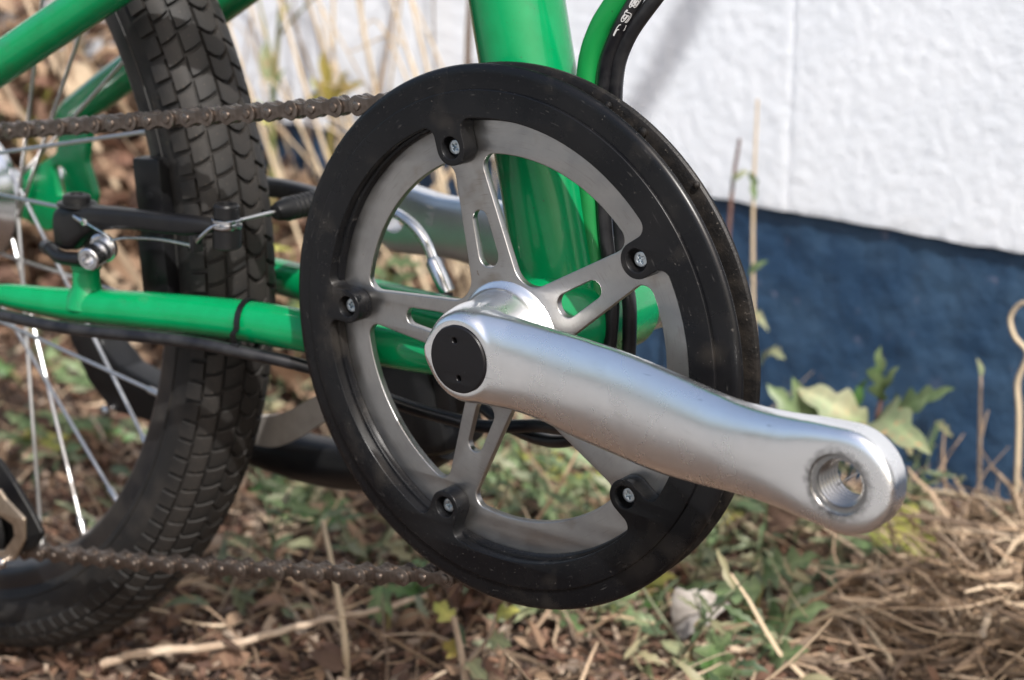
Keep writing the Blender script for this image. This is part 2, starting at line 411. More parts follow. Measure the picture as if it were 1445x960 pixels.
for k in range(-9, 5):
    s0 = SJ + .4 * k + .0004; s1 = SJ + .4 * (k + 1) - .0004
    st = .0033 if -4 < k < 1 else .02
    wall_patch(s0, s1, ZD, ZD + .197, .006, .0009, 150, st, seed=k * 3.7, ragged=.0016).obj('block', M['white'], wall, angle=50)
    for j in range(1, 8):
        sh = .2 if j % 2 else 0
        wall_patch(s0 + sh, s1 + sh, ZD + .2 * j, ZD + .2 * j + .197, .006, .0012, 60, .04, seed=k * 3.7 + j).obj('block', M['white'], wall, angle=50)
wall_patch(-3.6, 1.8, ZG - .05, ZD + .0005, 0.0, .0028, 42, .005, edge=.004, seed=9.1).obj('painted_base', M['navy'], wall, angle=180)
mb = MB(); 
mb.box((*(W0 + WE * -.9 - WN * .0500), .70), (WE[0] * 2.6, WE[1] * 2.6, 0), (WN[0] * .055, WN[1] * .055, 0), (0, 0, .7745))
mb.obj('mortar', M['white'], wall, smooth=False)

# ------------------------------------------------------------------ the bicycle
bike = empty('bicycle', (-.2, 0, ZG)); tag(bike, 'green bicycle with silver crank and black chain guard, standing before the wall', 'bicycle')
PH = 1.8427
RB = .0775
WX, WZ = -.4379, -.005
YP = -.0435        # outer face of the chainring

# --- frame
mb = MB(); mb.lathe([(.0165, -.0335), (.0195, -.0338), (.0202, -.0325), (.0202, .0325), (.0195, .0338), (.0165, .0335)], 64)
bbs = mb.obj('bottom_bracket_shell', M['green'], bike)
for sd in (-1, 1):
    mb = MB(); mb.lathe([(.0002, .036 * sd), (.0085, .036 * sd), (.0088, .0345 * sd), (.0150, .0345 * sd), (.0164, .0340 * sd), (.0164, .025 * sd), (.0002, .025 * sd)], 48, closed=True)
    mb.lathe([(.0002, .055 * sd), (.0075, .055 * sd), (.0078, .030 * sd), (.0002, .030 * sd)], 24, closed=True)
    mb.obj('bearing_cup', M['steel'], bbs)
ax0 = Vector((-.0035, 0, .006)); axd = Vector((-.206, 0, 1)).normalized()
mb = MB(); L_ = [0, .004, .3, .55]
mb.tube([ax0 + axd * t for t in (0, .01, .1, .2, .3, .55)], .0191, 64)
mb.obj('seat_tube', M['green'], bike)
def stay(side):
    P = [(-.008, .018, -.013), (-.04, .0215, -.0175), (-.075, .0245, -.0197), (-.146, .031, -.0200), (-.177, .0345, -.0210), (-.216, .042, -.0225), (-.257, .050, -.0246), (-.296, .0575, -.0246), (-.304, .059, -.0246)]
    R = [.0095, .0095, .0095, .0094, .0092, .0088, .0080, .0058, .0030]
    P = [(x, y * side, z) for x, y, z in P]
    sp = spline(P, 8); rr = np.interp(np.linspace(0, 1, len(sp)), np.linspace(0, 1, len(R)), R)
    mb = MB(); mb.tube(sp, rr, 40); o = mb.obj('chain_stay', M['green'], bike)
    # flattened tip and rear dropout
    return o
stayR = stay(-1); stayL = stay(1)
for side in (-1, 1):
    mb = MB(); y = .062 * side
    if side < 0:
        ol = fillet([(-.296, -.030), (-.296, -.019), (-.345, -.012), (-.385, .032), (-.398, .046), (-.408, .038), (-.402, .005), (-.452, .020), (-.462, -.012), (-.40, -.030)], [.003, .003, .01, .01, .004, .004, .01, .012, .012, .01])
        slot = circle(.005, 20, (WX, WZ))
    else:
        px_ = lambda L: [(at(a, b, y)[0], at(a, b, y)[2]) for a, b in L]
        ol = fillet(px_([(88, 165), (133, 160), (124, 228), (138, 275), (128, 320), (70, 325), (20, 300), (10, 255), (55, 235), (84, 215)]), [.003, .003, .006, .006, .006, .004, .004, .004, .006, .006])
        slot = fillet(px_([(78, 234), (90, 234), (97, 272), (86, 276)]), [.0015] * 4)
    mb.mesh(moved(plate_mesh([ol, slot], .005, .0008), y))
    mb.obj('dropout', M['green'], bike)
    A = Vector((-.398, .061 * side, .034)); Bq = Vector((-.2271, .048 * side, .1194)) if side < 0 else Vector((-.2455, .047, .1103))
    D = Bq - A
    mb = MB(); mb.tube([A + D * t for t in (-.02, .03, .12, .3, .6, 1, 1.5, 2.0, 2.2)], [.003, .0065, .0088, .0095, .0095, .0095, .0095, .0095, .0095], 40)
    mb.obj('seat_stay', M['green'], bike)
    # cantilever boss on the chain stay
    c = Vector((-.2490, .0470 * side, -.024)) 
    mb = MB(); mb.lathe_axis([(.0108, 0), (.0095, .0045), (.0072, .0085), (.0066, .011), (.0066, .0175), (.0072, .0182), (.0072, .0205), (.0060, .0212)], c, (.06, 0, 1), 32)
    mb.obj('brake_boss', M['green'], stayR if side < 0 else stayL)

# --- chainring plate (satin steel, five arms, slots)
R_OPEN = .0731
def opening():
    wv = lambda u: .0140 - .1 * u
    f = 2 * PI / 5
    # edge of arm 0 (positive side) and of arm 1 (negative side) in the frame of arm 0
    e0 = [(u, wv(u)) for u in (.0715,)]
    # outer corner: where the arm edge meets the arc
    def edge_pt(u): return np.array([u, wv(u)])
    us = np.linspace(.06, .0731, 200); r = [np.hypot(u, wv(u)) for u in us]; u1 = float(np.interp(R_OPEN, r, us))
    c0 = edge_pt(u1); ap_r = .0140 / (math.sin(f / 2) + .1 * math.cos(f / 2)); apex = np.array([ap_r * math.cos(f / 2), ap_r * math.sin(f / 2)])
    mir = lambda p: np.array([p[0] * math.cos(f) + p[1] * math.sin(f), p[0] * math.sin(f) - p[1] * math.cos(f)])
    c1 = mir(c0)
    a0 = math.atan2(c0[1], c0[0]); a1 = math.atan2(c1[1], c1[0])
    # fillet radius 5 mm between arm edge and outer arc (arc convex outwards): build with explicit circle
    fr = .0050; d = np.array([1, -.1]); d /= np.linalg.norm(d); nrm = np.array([.1, 1]) / math.hypot(.1, 1)
    # centre at distance fr from the edge on the open side, at radius R_OPEN - fr
    lo, hi = .03, .075
    for _ in range(60):
        mid = (lo + hi) / 2; c = edge_pt(mid) + nrm * fr
        if np.hypot(*c) > R_OPEN - fr: hi = mid
        else: lo = mid
    c = edge_pt(lo) + nrm * fr; pe = edge_pt(lo); po = c / np.hypot(*c) * R_OPEN
    pts = []
    b0 = math.atan2(*(pe - c)[::-1]); b1 = math.atan2(*(po - c)[::-1]); dd = (b1 - b0 + PI) % (2 * PI) - PI
    side0 = [c + fr * np.array([math.cos(b0 + dd * k / 8), math.sin(b0 + dd * k / 8)]) for k in range(9)]
    g0 = math.atan2(po[1], po[0]); g1 = f - g0
    arc = [R_OPEN * np.array([math.cos(g0 + (g1 - g0) * k / 24), math.sin(g0 + (g1 - g0) * k / 24)]) for k in range(1, 24)]
    side1 = [mir(p) for p in side0][::-1]
    inner = fillet([tuple(side1[-1]), tuple(apex), tuple(side0[0])], [0, .0095, 0], 14)[1:-1]
    return [tuple(p) for p in side0 + arc + side1] + inner
def slot():
    n = 10; out = []
    for (uc, r, a0, a1) in ((.0484, .0036, -86, 86), (.0342, .0047, 86, 274)):
        for k in range(n + 1):
            a = rad(a0 + (a1 - a0) * k / n); out.append((uc + r * math.cos(a), r * math.sin(a)))
    return out
loops = []
NT = 47; RP = .0127 / (2 * math.sin(PI / NT))
teeth = []
for k in range(NT):
    a = 2 * PI * k / NT
    for da, r in ((-.5, RP - .0036), (-.28, RP - .0025), (-.10, RP + .0038), (.10, RP + .0038), (.28, RP - .0025)):
        q = a + da * 2 * PI / NT; teeth.append((r * math.cos(q), r * math.sin(q)))
loops.append(teeth)
for k in range(5):
    loops.append(rotp(opening(), PH + 2 * PI * k / 5)); loops.append(rotp(slot(), PH + 2 * PI * k / 5))
loops.append(circle(.012, 40))
chainring = mesh_obj('chainring', moved(plate_mesh(loops, .0032, .00045, 3), YP + .0016), M['steel'], bike, angle=32)

# --- chain guard: outer disc with five lugs, back disc
guard = empty('chain_guard', (0, -.05, 0), bike)
RI = .0876
def guard_inner():
    w_, fr = .0069, .0042; out = []
    for k in range(5):
        a = 2 * PI * k / 5; L = []
        uc = math.sqrt((RI - fr) ** 2 - (w_ + fr) ** 2); c = np.array([uc, w_ + fr])
        # going clockwise in local frame: from circle (v>0) to lug side, round the lug, to circle (v<0)
        t0 = math.atan2(c[1], c[0]); t1 = -PI / 2
        pos = [c + fr * np.array([math.cos(t0 + (t1 - t0) * j / 8), math.sin(t0 + (t1 - t0) * j / 8)]) for j in range(9)]
        cap_ = [np.array([RB, 0]) + w_ * np.array([math.cos(q), math.sin(q)]) for q in np.linspace(PI / 2, 3 * PI / 2, 17)]
        neg = [np.array([p[0], -p[1]]) for p in pos][::-1]
        L = pos + cap_ + neg                                  # runs from +v to -v
        L = [tuple(p) for p in L][::-1]                       # counter-clockwise: -v to +v
        g0 = math.atan2(c[1], c[0]); g1 = 2 * PI / 5 - g0
        L += [(RI * math.cos(g), RI * math.sin(g)) for g in np.linspace(g0, g1, 22)[1:-1]]
        out += rotp(L, a)
    return out
loops = [circle(.0984, 180), rotp(guard_inner(), PH)] + [rotp(circle(.0043, 28, (RB, 0)), PH + 2 * PI * k / 5) for k in range(5)]
mb = MB(); mb.mesh(moved(plate_mesh(loops, .0078, .0004, 3), -.0514 + .0039))
mb.lathe([(.0955, -.0500), (.0979, -.0501), (.0990, -.0501), (.1040, -.0497), (.1058, -.0495), (.1068, -.0491), (.1074, -.0484), (.1077, -.0476), (.1075, -.0470), (.1060, -.0465), (.0990, -.0466)], 220)
# ledge and dark step below the inner lip
mb.lathe([(.0905, -.0470), (.0876, -.0470), (.0866, -.0467), (.0862, -.0460), (.0860, -.0437)], 200)
o = mb.obj('front_disc', M['black'], guard, angle=30, fix=True)
mb = MB()
mb.lathe([(.0915, -.0378), (.1000, -.0372), (.1050, -.0362), (.1062, -.0357), (.1068, -.0349), (.1069, -.0340), (.1060, -.0334), (.0990, -.0338), (.0920, -.0350), (.0915, -.0378)], 220)
# small cast nubs on its inner face
for a_, r_, s_ in ((66, .1035, .0016), (56.5, .1035, .0020), (41, .1066, .0014), (-32, .1040, .0014)):
    c = Vector((r_ * math.cos(rad(a_)), -.0372, r_ * math.sin(rad(a_))))
    mb.lathe_axis([(s_, 0), (s_ * .9, .0008), (s_ * .5, .0013), (s_ * .1, .0015)], c, (0, -1, 0), 12)
mb.obj('back_disc', M['blackdust'], guard, angle=30)
# screws: recessed zinc cross heads
cross = [(-.0004, -.0016), (.0004, -.0016), (.0004, -.0004), (.0016, -.0004), (.0016, .0004), (.0004, .0004), (.0004, .0016), (-.0004, .0016), (-.0004, .0004), (-.0016, .0004), (-.0016, -.0004), (-.0004, -.0004)]
scr = MB(); scr.mesh(moved(plate_mesh([circle(.0029, 32), cross], .0012, .0003, 3), -.0480)); scr.mesh(moved(plate_mesh([circle(.0027, 24)], .001, .0001), -.0470))
scr_me = scr.me('screw', True)
for k in range(5):
    a = PH + 2 * PI * k / 5
    o = mesh_obj('screw', scr_me, M['screw'], guard, (RB * math.cos(a), 0, RB * math.sin(a)), angle=30)
    o.rotation_euler = (0, .5 + 1.3 * k, 0)

# --- cranks
TH = -0.0285
def crank_mesh(spider, back=0.0):
    S = np.concatenate([np.linspace(-.0178, -.009, 10), np.linspace(-.0078, .172, 90), np.linspace(.1735, .1885, 20)])
    xs = [-.018, 0, .025, .036, .049, .071, .097, .115, .129, .145, .160, .171, .1885]
    top = [.0182, .0184, .0180, .0178, .0178, .0176, .0162, .0150, .0146, .0157, .0174, .0180, .0180]
    bot = [-.0182, -.0182, -.0170, -.0176, -.0194, -.0207, -.0208, -.0188, -.0167, -.0156, -.0165, -.0173, -.0175]
    yx = [-.015, .010, .025, .049, .071, .097, .129, .150, .170, .1885]
    yf = [-.0733, -.0733, -.0736, -.0758, -.0792, -.0845, -.0915, -.0951, -.0962, -.0962]
    yb = [-.0570, -.0575, -.0585, -.0610, -.0645, -.0695, -.0768, -.0806, -.0822, -.0822]
    N = 56; rings = []
    for s in S:
        t1 = sinterp(s, xs, top); t0 = sinterp(s, xs, bot); f = sinterp(s, yx, yf); b = sinterp(s, yx, yb)
        k = 1.0
        if s > .171: k = math.sqrt(max(0, 1 - ((s - .171) / .0178) ** 2))
        if s < 0: k = math.sqrt(max(0, 1 - (s / .0180) ** 2))
        k = max(k, .02); tc = (t0 + t1) / 2 if s < .171 else .00035 ; ht = (t1 - t0) / 2 * k
        ky = k ** .18 if s > .1 else 1.0
        yc = (f + b) / 2; hy = (b - f) / 2 * ky
        e = np.interp(s, [0, .03, .06, .12, .15, .17], [3.4, 2.7, 2.35, 2.5, 3.4, 4.8])
        ring = []
        for q in range(N):
            a = 2 * PI * q / N; ca, sa = math.cos(a), math.sin(a)
            ee = float(np.interp(s, [0, .02, .05, .12, .15, .17], [3.0, 2.0, 1.7, 1.8, 2.6, 4.4])) if (ca > 0 and sa < 0) else e
            u = math.copysign(abs(ca) ** (2 / ee), ca); v = math.copysign(abs(sa) ** (2 / ee), sa)
            t = tc + ht * u; y = yc + hy * v
            if v < 0 and .03 < s < .16: t -= 0
            ring.append((s * math.cos(TH) - t * math.sin(TH), y, s * math.sin(TH) + t * math.cos(TH)))
        rings.append(ring)
    mb = MB(); n = len(rings)
    vs_ = [p for r in rings for p in r]
    fs = [(i * N + q, i * N + (q + 1) % N, (i + 1) * N + (q + 1) % N, (i + 1) * N + q) for i in range(n - 1) for q in range(N)]
    fs.append(tuple(range(N))); fs.append(tuple((n - 1) * N + q for q in range(N)))
    mb.add(vs_, fs)
    if spider:
        mb.lathe([(.0005, -.0733), (.0148, -.0733), (.0158, -.0729), (.0170, -.0716), (.0180, -.0697), (.0190, -.0665), (.0197, -.062), (.0197, -.057), (.0198, -.0520), (.0201, -.0485), (.0207, -.0465), (.0217, -.0451), (.0232, -.0442), (.0244, -.0437), (.0246, -.0425), (.0005, -.0425)], 96, closed=True)
    else:
        mb.lathe([(.0005, -.0730), (.0148, -.0728), (.0165, -.066), (.0170, -.055), (.0165, -.045), (.0005, -.045)], 64, closed=True)
    me = mb.me('crank', True)
    ob = bpy.data.objects.new('tmp', me); scn.collection.objects.link(ob)
    rm = ob.modifiers.new('r', 'REMESH'); rm.mode = 'VOXEL'; rm.voxel_size = .00062; rm.use_smooth_shade = True
    sm = ob.modifiers.new('s', 'SMOOTH'); sm.factor = .5; sm.iterations = 16
    ps = Vector((.1705 * math.cos(TH), 0, .1705 * math.sin(TH)))
    cut = MB(); prof = [(.0002, -.11), (.0101, -.11), (.0101, -.0942), (.0090, -.0938)]
    y = -.0940
    while y < -.0805: prof += [(.0080, y), (.0079, y + .0006), (.0071, y + .0011), (.0071, y + .0015)]; y += .0021
    prof += [(.0079, -.079), (.0079, -.06), (.0002, -.06)]
    cut.lathe(prof, 64, (ps.x, ps.z), closed=True)
    cme = cut.me('cut', True); co = bpy.data.objects.new('cut', cme); scn.collection.objects.link(co)
    bo = ob.modifiers.new('b', 'BOOLEAN'); bo.operation = 'DIFFERENCE'; bo.object = co; bo.solver = 'EXACT'
    if spider:
        c2 = MB(); c2.lathe([(.0002, -.09), (.0133, -.09), (.0133, -.0722), (.0002, -.0722)], 80, closed=True)
        co2 = bpy.data.objects.new('cut2', c2.me('cut2', True)); scn.collection.objects.link(co2)
        b2 = ob.modifiers.new('b2', 'BOOLEAN'); b2.operation = 'DIFFERENCE'; b2.object = co2; b2.solver = 'EXACT'
    dg = bpy.context.evaluated_depsgraph_get(); dg.update()
    res = bpy.data.meshes.new_from_object(ob.evaluated_get(dg))
    for o_ in [ob, co] + ([co2] if spider else []): bpy.data.objects.remove(o_)
    return res
grime(M['alu'], (.1705 * math.cos(TH), .1705 * math.sin(TH)), .0098, .0125, (.16, .155, .15), .85)
cr = mesh_obj('crank_arm', crank_mesh(True), M['alu'], bike, angle=38); cr['label'] = 'silver right crank arm with an empty threaded pedal hole'
mb = MB(); mb.mesh(moved(plate_mesh([circle(.01305, 72), circle(.00105, 16, (-.0012, .0072)), circle(.00105, 16, (.0006, -.0073))], .0022, .0006, 3), -.0733))
mb.mesh(moved(plate_mesh([circle(.0125, 40)], .0006, .0001), -.0722))
mb.obj('axle_cap', M['cap'], cr, angle=35)
lm = crank_mesh(False)
for v in lm.vertices: v.co = -v.co
lm.flip_normals()
M['alu2'] = mat('left_crank_aluminium', (.80, .81, .82), .36, 1.0, col2=(.70, .71, .72), nscale=30)
lc = mesh_obj('crank_arm', lm, M['alu2'], bike, angle=38); lc['label'] = 'left crank arm seen from behind, pointing back'

def text_mesh(txt, size):
    cu = bpy.data.curves.new('t', 'FONT'); cu.body = txt; cu.size = size; cu.resolution_u = 3; cu.fill_mode = 'FRONT'
    o = bpy.data.objects.new('t', cu); scn.collection.objects.link(o)
    dg = bpy.context.evaluated_depsgraph_get(); me = bpy.data.meshes.new_from_object(o.evaluated_get(dg))
    bpy.data.objects.remove(o); return me
# size mark stamped on the back of the left arm
tm = text_mesh('170', .0075)
P0 = Vector((-.146, .0, .0165)); mb = MB()
mb.add([(P0.x + v.co.y * 1.0, .0715, P0.z - v.co.x) for v in tm.vertices], [tuple(p.vertices) for p in tm.polygons])
# lie on the inner face: follow its slope
for i, (x, y, z) in enumerate(mb.v): mb.v[i] = (x, float(np.interp(-x, [.129, .150], [.0768, .0806])) - .0003, z)
mb.obj('size_mark', M['print'], lc, smooth=False, fix=False)

# --- chain
chain = empty('chain', (-.2, -.0425, .07), bike)
def plate8(h, w_, p=.0127):
    out = []
    for k in range(13): a = -PI / 2 + PI * k / 12; out.append((p / 2 + h * math.cos(a), h * math.sin(a)))
    for k in range(1, 6): t = k / 6; out.append((p / 2 - p * t, h - (h - w_) * math.sin(PI * t)))
    for k in range(13): a = PI / 2 + PI * k / 12; out.append((-p / 2 + h * math.cos(a), h * math.sin(a)))
    for k in range(1, 6): t = k / 6; out.append((-p / 2 + p * t, -h + (h - w_) * math.sin(PI * t)))
    return out
def link_mesh(outer):
    mb = MB(); h = .00425 if outer else .0041
    yy = .0031 if outer else .0019
    for s in (-1, 1): mb.mesh(moved(plate_mesh([plate8(h, h * .58)], .00105, .0002, 1), s * yy), 0)
    for s in (-1, 1):
        x = s * .00635
        if outer:
            mb.lathe_axis([(.0010, -.0047), (.0018, -.0044), (.0021, -.0036), (.0021, .0036), (.0018, .0044), (.0010, .0047)], (x, 0, 0), (0, 1, 0), 14, 1)
        else:
            mb.lathe_axis([(.0037, -.0014), (.00385, -.001), (.00385, .001), (.0037, .0014)], (x, 0, 0), (0, 1, 0), 16, 1)
    return mb.me('link', True)
LM = [link_mesh(True), link_mesh(False)]
sl_up = rad(8.1)
pts = []
a_top = PI / 2 + sl_up
t0 = np.array([RP * math.cos(a_top), RP * math.sin(a_top)])
for t in np.linspace(.34, 0, 40): pts.append((t0[0] - t * math.cos(sl_up), t0[1] - t * math.sin(sl_up)))
for a in np.linspace(a_top, -rad(62), 80)[1:]: pts.append((RP * math.cos(a), RP * math.sin(a)))
low = spline([(RP * math.cos(-rad(62)), RP * math.sin(-rad(62))), (.012, -.0972), (-.030, -.1065), (-.0866, -.1200), (-.1534, -.1350), (-.228, -.1510), (-.312, -.1668), (-.36, -.1770)], 20)
pts += [tuple(p) for p in low[1:]]
pts = np.array(pts); d = np.concatenate([[0], np.cumsum(np.hypot(*np.diff(pts, axis=0).T))])
nl = int(d[-1] / .0127)
q = [np.array([np.interp(k * .0127, d, pts[:, 0]), np.interp(k * .0127, d, pts[:, 1])]) for k in range(nl + 1)]
for k in range(nl):
    c = (q[k] + q[k + 1]) / 2; dv = q[k + 1] - q[k]
    o = mesh_obj('chain_link', LM[k % 2], [M['chain'], M['pin']], chain, (c[0], -.0425, c[1]), angle=30)
    o.rotation_euler = (random.uniform(-.03, .03), -math.atan2(dv[1], dv[0]), 0)

# --- rear wheel
wheel = empty('rear_wheel', (WX, 0, WZ), bike)
RC, RM = .2330, .0212
def tyre_pt(phi, psi, h=0.0):
    """phi: angle across the section (0 = tread centre, - = near side); psi: angle round the wheel"""
    r = RC + (RM + h) * math.cos(phi); y = (RM + h) * math.sin(phi) * 1.06
    return (r * math.cos(psi), y, r * math.sin(psi))
prof = []
for k in range(41):
    ph = rad(-142 + 284 * k / 40); prof.append((RC + RM * math.cos(ph), RM * 1.06 * math.sin(ph)))
mb = MB(); seg = 200
mb.lathe(prof, seg)
tread_f = []
for i in range(len(prof) - 1):
    ph = -142 + 284 * (i + .5) / 40
    for k in range(seg): mb.m[i * seg + k] = 0 if abs(ph) < 88 else 1
# raised line near the bead
for s in (-1, 1):
    ph = rad(118 * s); rr = RC + RM * math.cos(ph); yy = RM * 1.06 * math.sin(ph)
    mb.lathe([(rr + .0012, yy - .0002 * s), (rr + .0004, yy + .0009 * s), (rr - .0006, yy + .0007 * s), (rr - .0012, yy - .0002 * s)], seg, mi=1)
mb.obj('tyre', [M['rubber'], M['sidewall']], wheel, (WX, 0, WZ) and True, angle=60, loc=(WX, 0, WZ))
NS = 138; dpsi = 2 * PI / NS
def block_mb(mb, cphi, wphi, lpsi, skew, psi0, h=.0024, curve=0.0, ins=.08):
    """one tread knob: skewed curved pad with sloping flanks"""
    nu, nv = 4, 3; V = []
    for lay, (hh, k) in enumerate(((-.0006, 1.0), (h * .82, 1 - ins * .5), (h, 1 - ins))):
        for i in range(nu + 1):
            for j in range(nv + 1):
                u = (i / nu - .5) * 2 * k; v = (j / nv - .5) * 2 * k
                ph = rad(cphi + wphi * .5 * u); ps = psi0 + dpsi * (.5 * lpsi * v + skew * u * .5 + curve * (u * u - .33))
                V.append(tyre_pt(ph, ps, hh))
    n = (nu + 1) * (nv + 1); idx = lambda l, i, j: l * n + i * (nv + 1) + j
    F = [(idx(2, i, j), idx(2, i + 1, j), idx(2, i + 1, j + 1), idx(2, i, j + 1)) for i in range(nu) for j in range(nv)]
    rim_ = [(i, 0) for i in range(nu)] + [(nu, j) for j in range(nv)] + [(i, nv) for i in range(nu, 0, -1)] + [(0, j) for j in range(nv, 0, -1)]
    for l in (0, 1):
        for a in range(len(rim_)):
            p, r_ = rim_[a], rim_[(a + 1) % len(rim_)]
            F.append((idx(l, *p), idx(l, *r_), idx(l + 1, *r_), idx(l + 1, *p)))
    mb.add(V, F)
ROWS = [(0, 26.5, .86, 0.0, 0.0, .34), (-26.5, 22.5, .87, .30, .45, .06), (26.5, 22.5, .87, -.30, .45, .06), (-49.5, 19.5, .87, .22, .0, .05), (49.5, 19.5, .87, -.22, .0, .05), (-71, 19, .80, .05, .5, 0), (71, 19, .80, -.05, .5, 0)]
rest = MB()
for (cp, wp_, lp, sk, off, cv) in ROWS:
    b = MB(); block_mb(b, cp, wp_, lp, sk, 0, curve=cv); bme = b.me('knob', True)
    bme.materials.append(M['rubber']); bme.polygons.foreach_set('use_smooth', [True] * len(bme.polygons)); bme.set_sharp_from_angle(angle=rad(35))
    for k in range(NS):
        psi = dpsi * (k + off); deg = (math.degrees(psi) + 180) % 360 - 180
        if -104 < deg < 40 and cp < 40:
            o = bpy.data.objects.new('tread_block', bme); put(o, wheel, (WX, 0, WZ)); o.rotation_euler = (0, -psi, 0)
        else: block_mb(rest, cp, wp_, lp, sk, psi, curve=cv)
o = rest.obj('tread', M['rubber'], wheel, loc=(WX, 0, WZ), angle=35); o['kind'] = 'stuff'
mb = MB()
half = [(.2195, .0150), (.2195, .0162), (.2175, .0163), (.2105, .0160), (.2085, .0148), (.2068, .0118), (.2045, .0070), (.2035, 0)]
pr_ = [(r, -y) for r, y in half] + [(r, y) for r, y in half[::-1][1:]]
pr_ += [(.2165, .0135), (.2140, .010), (.2140, -.010), (.2165, -.0135)]
mb.lathe(pr_, 200, closed=True)
mb.obj('rim', M['rim'], wheel, angle=30, loc=(WX, 0, WZ))
mb = MB()
hp = [(.004, -.066), (.0075, -.065), (.0075, -.045), (.0155, -.043), (.031, -.036), (.033, -.034), (.0325, -.0315), (.0265, -.029), (.024, -.02), (.0235, 0), (.025, .018), (.0345, .0265), (.0378, .029), (.038, .0325), (.0355, .0345), (.022, .038), (.0165, .041), (.0105, .0415), (.0105, .056), (.0075, .057), (.0052, .0575), (.0052, .067), (.009, .0672), (.009, .0745), (.0048, .075), (.0048, .093), (.0040, .094)]
mb.lathe(hp, 64); mb.obj('hub', M['hub'], wheel, angle=30, loc=(WX, 0, WZ))
NSP = 28
SPK = [(-57.5, 1, 20), (-46.1, 1, -72), (-33.5, 1, 70), (-22.1, -1, -62), (3.0, -1, 45), (16.7, -1, 38), (28.5, 1, -14), (40.0, 1, -70), (-9.0, 1, -60)]
NREST = NSP - len(SPK)
for k in range(NREST):
    SPK.append((52.5 + k * 238 / (NREST - 1), -1 if k % 2 else 1, 72 if (k // 2) % 2 else -72))
for (ps_, side, dl_) in SPK:
    psi = rad(ps_); hub_a = psi + rad(dl_); rh = .0355 if side > 0 else .031
    A = Vector((rh * math.cos(hub_a), .0315 if side > 0 else -.034, rh * math.sin(hub_a))); B = Vector((.2040 * math.cos(psi), .002 * side, .2040 * math.sin(psi)))
    D = (B - A); mb = MB()
    mb.tube([A, A + D * .5, A + D * .955], .00105, 8)
    mb.tube([A + D * .935, A + D * .945, A + D * .985, B], [.0012, .0019, .0019, .0015], 8)
    mb.obj('spoke', M['spoke'], wheel, angle=50, loc=(WX, 0, WZ))

# --- rear brake (direct-pull arms lying forward of the chain-stay bosses)
brake = empty('rear_brake', (-.249, -.047, .0), bike)
def arm_mesh(side):
    mb = MB()
    # side outline of the arm in x, z; swept inwards along its length
    st = [(-.2625, .0020, .0210, -.0530, -.0420), (-.2570, .0015, .0240, -.0540, -.0410), (-.2500, .0030, .0246, -.0545, -.0405), (-.2420, .0100, .0250, -.0535, -.0405), (-.2340, .0140, .0252, -.0520, -.0405),
          (-.2220, .0160, .0258, -.0505, -.0405), (-.2080, .0170, .0262, -.0490, -.0400), (-.1950, .0170, .0262, -.0470, -.0385), (-.1830, .0172, .0262, -.0440, -.0360), (-.1740, .0185, .0255, -.0410, -.0325), (-.1690, .0200, .0245, -.0390, -.0310)]
    N = 20; V = []
    for (x, z0, z1, y0, y1) in st:
        for k in range(N):
            a = 2 * PI * k / N; c, s = math.cos(a), math.sin(a)
            V.append((x, side * -((y0 + y1) / 2 + (y1 - y0) / 2 * math.copysign(abs(c) ** .6, c)), (z0 + z1) / 2 + (z1 - z0) / 2 * math.copysign(abs(s) ** .6, s)))
    n = len(st)
    mb.add(V, [(i * N + k, i * N + (k + 1) % N, (i + 1) * N + (k + 1) % N, (i + 1) * N + k) for i in range(n - 1) for k in range(N)] + [tuple(range(N)), tuple((n - 1) * N + k for k in range(N))])
    return mb
armR = arm_mesh(-1).obj('brake_arm', M['blackpl'], brake, angle=50)
armL = arm_mesh(1).obj('brake_arm', M['blackpl'], brake, angle=50)
mb = MB(); mb.lathe_axis([(.0092, 0), (.0094, .0006), (.0088, .0012), (.0066, .0014), (.0064, .0042), (.0052, .0050), (.0030, .0052), (.0028, .0044), (.0006, .0044)], (-.2505, -.0475, .0240), (.06, 0, 1), 28); mb.obj('pivot_bolt', M['blackpl'], brake)
mb = MB(); mb.lathe_axis([(.0040, 0), (.0040, .009), (.0055, .0095), (.0055, .0170), (.0048, .0176), (.0030, .0176), (.0028, .0140)], (-.2350, -.0435, .0055), (.28, -.9, -.14), 24); mb.obj('pad_bolt', M['chrome'], brake, angle=30)
mb = MB(); mb.lathe_axis([(.0062, 0), (.0070, .0008), (.0070, .0026), (.0062, .0034)], (-.2320, -.0475, .0068), (.28, -.9, -.14), 24); mb.obj('washer', M['chrome'], brake, angle=30)
# spring wire under the arm
mb = MB(); mb.tube(spline([(-.243, -.0515, .0195), (-.236, -.0535, .0180), (-.226, -.0535, .0150), (-.222, -.0520, .0120), (-.214, -.0500, .0135), (-.195, -.0475, .0150), (-.176, -.0440, .0140)], 8), .0008, 8)
mb.obj('spring', M['chrome'], brake)
mb = MB(); mb.tube([(-.2455, -.0525, .0200), (-.2380, -.0540, .0185)], .0018, 10); mb.obj('spring_sleeve', M['chrome'], brake)
mb = MB(); mb.tube(spline([(-.268, -.051, .001), (-.258, -.0535, -.001), (-.245, -.054, .0), (-.235, -.053, .0015)], 6), .0032, 10)
mb.tube([(-.276, -.0475, .0005), (-.268, -.051, .001)], .0036, 10)
mb.obj('adjuster', M['blackpl'], brake)
mb = MB(); mb.box((-.1765, -.0420, .0145), (.0011, 0, 0), (0, .0030, 0), (0, 0, .0040), .0004); mb.obj('spring_stop', M['blackpl'], brake)
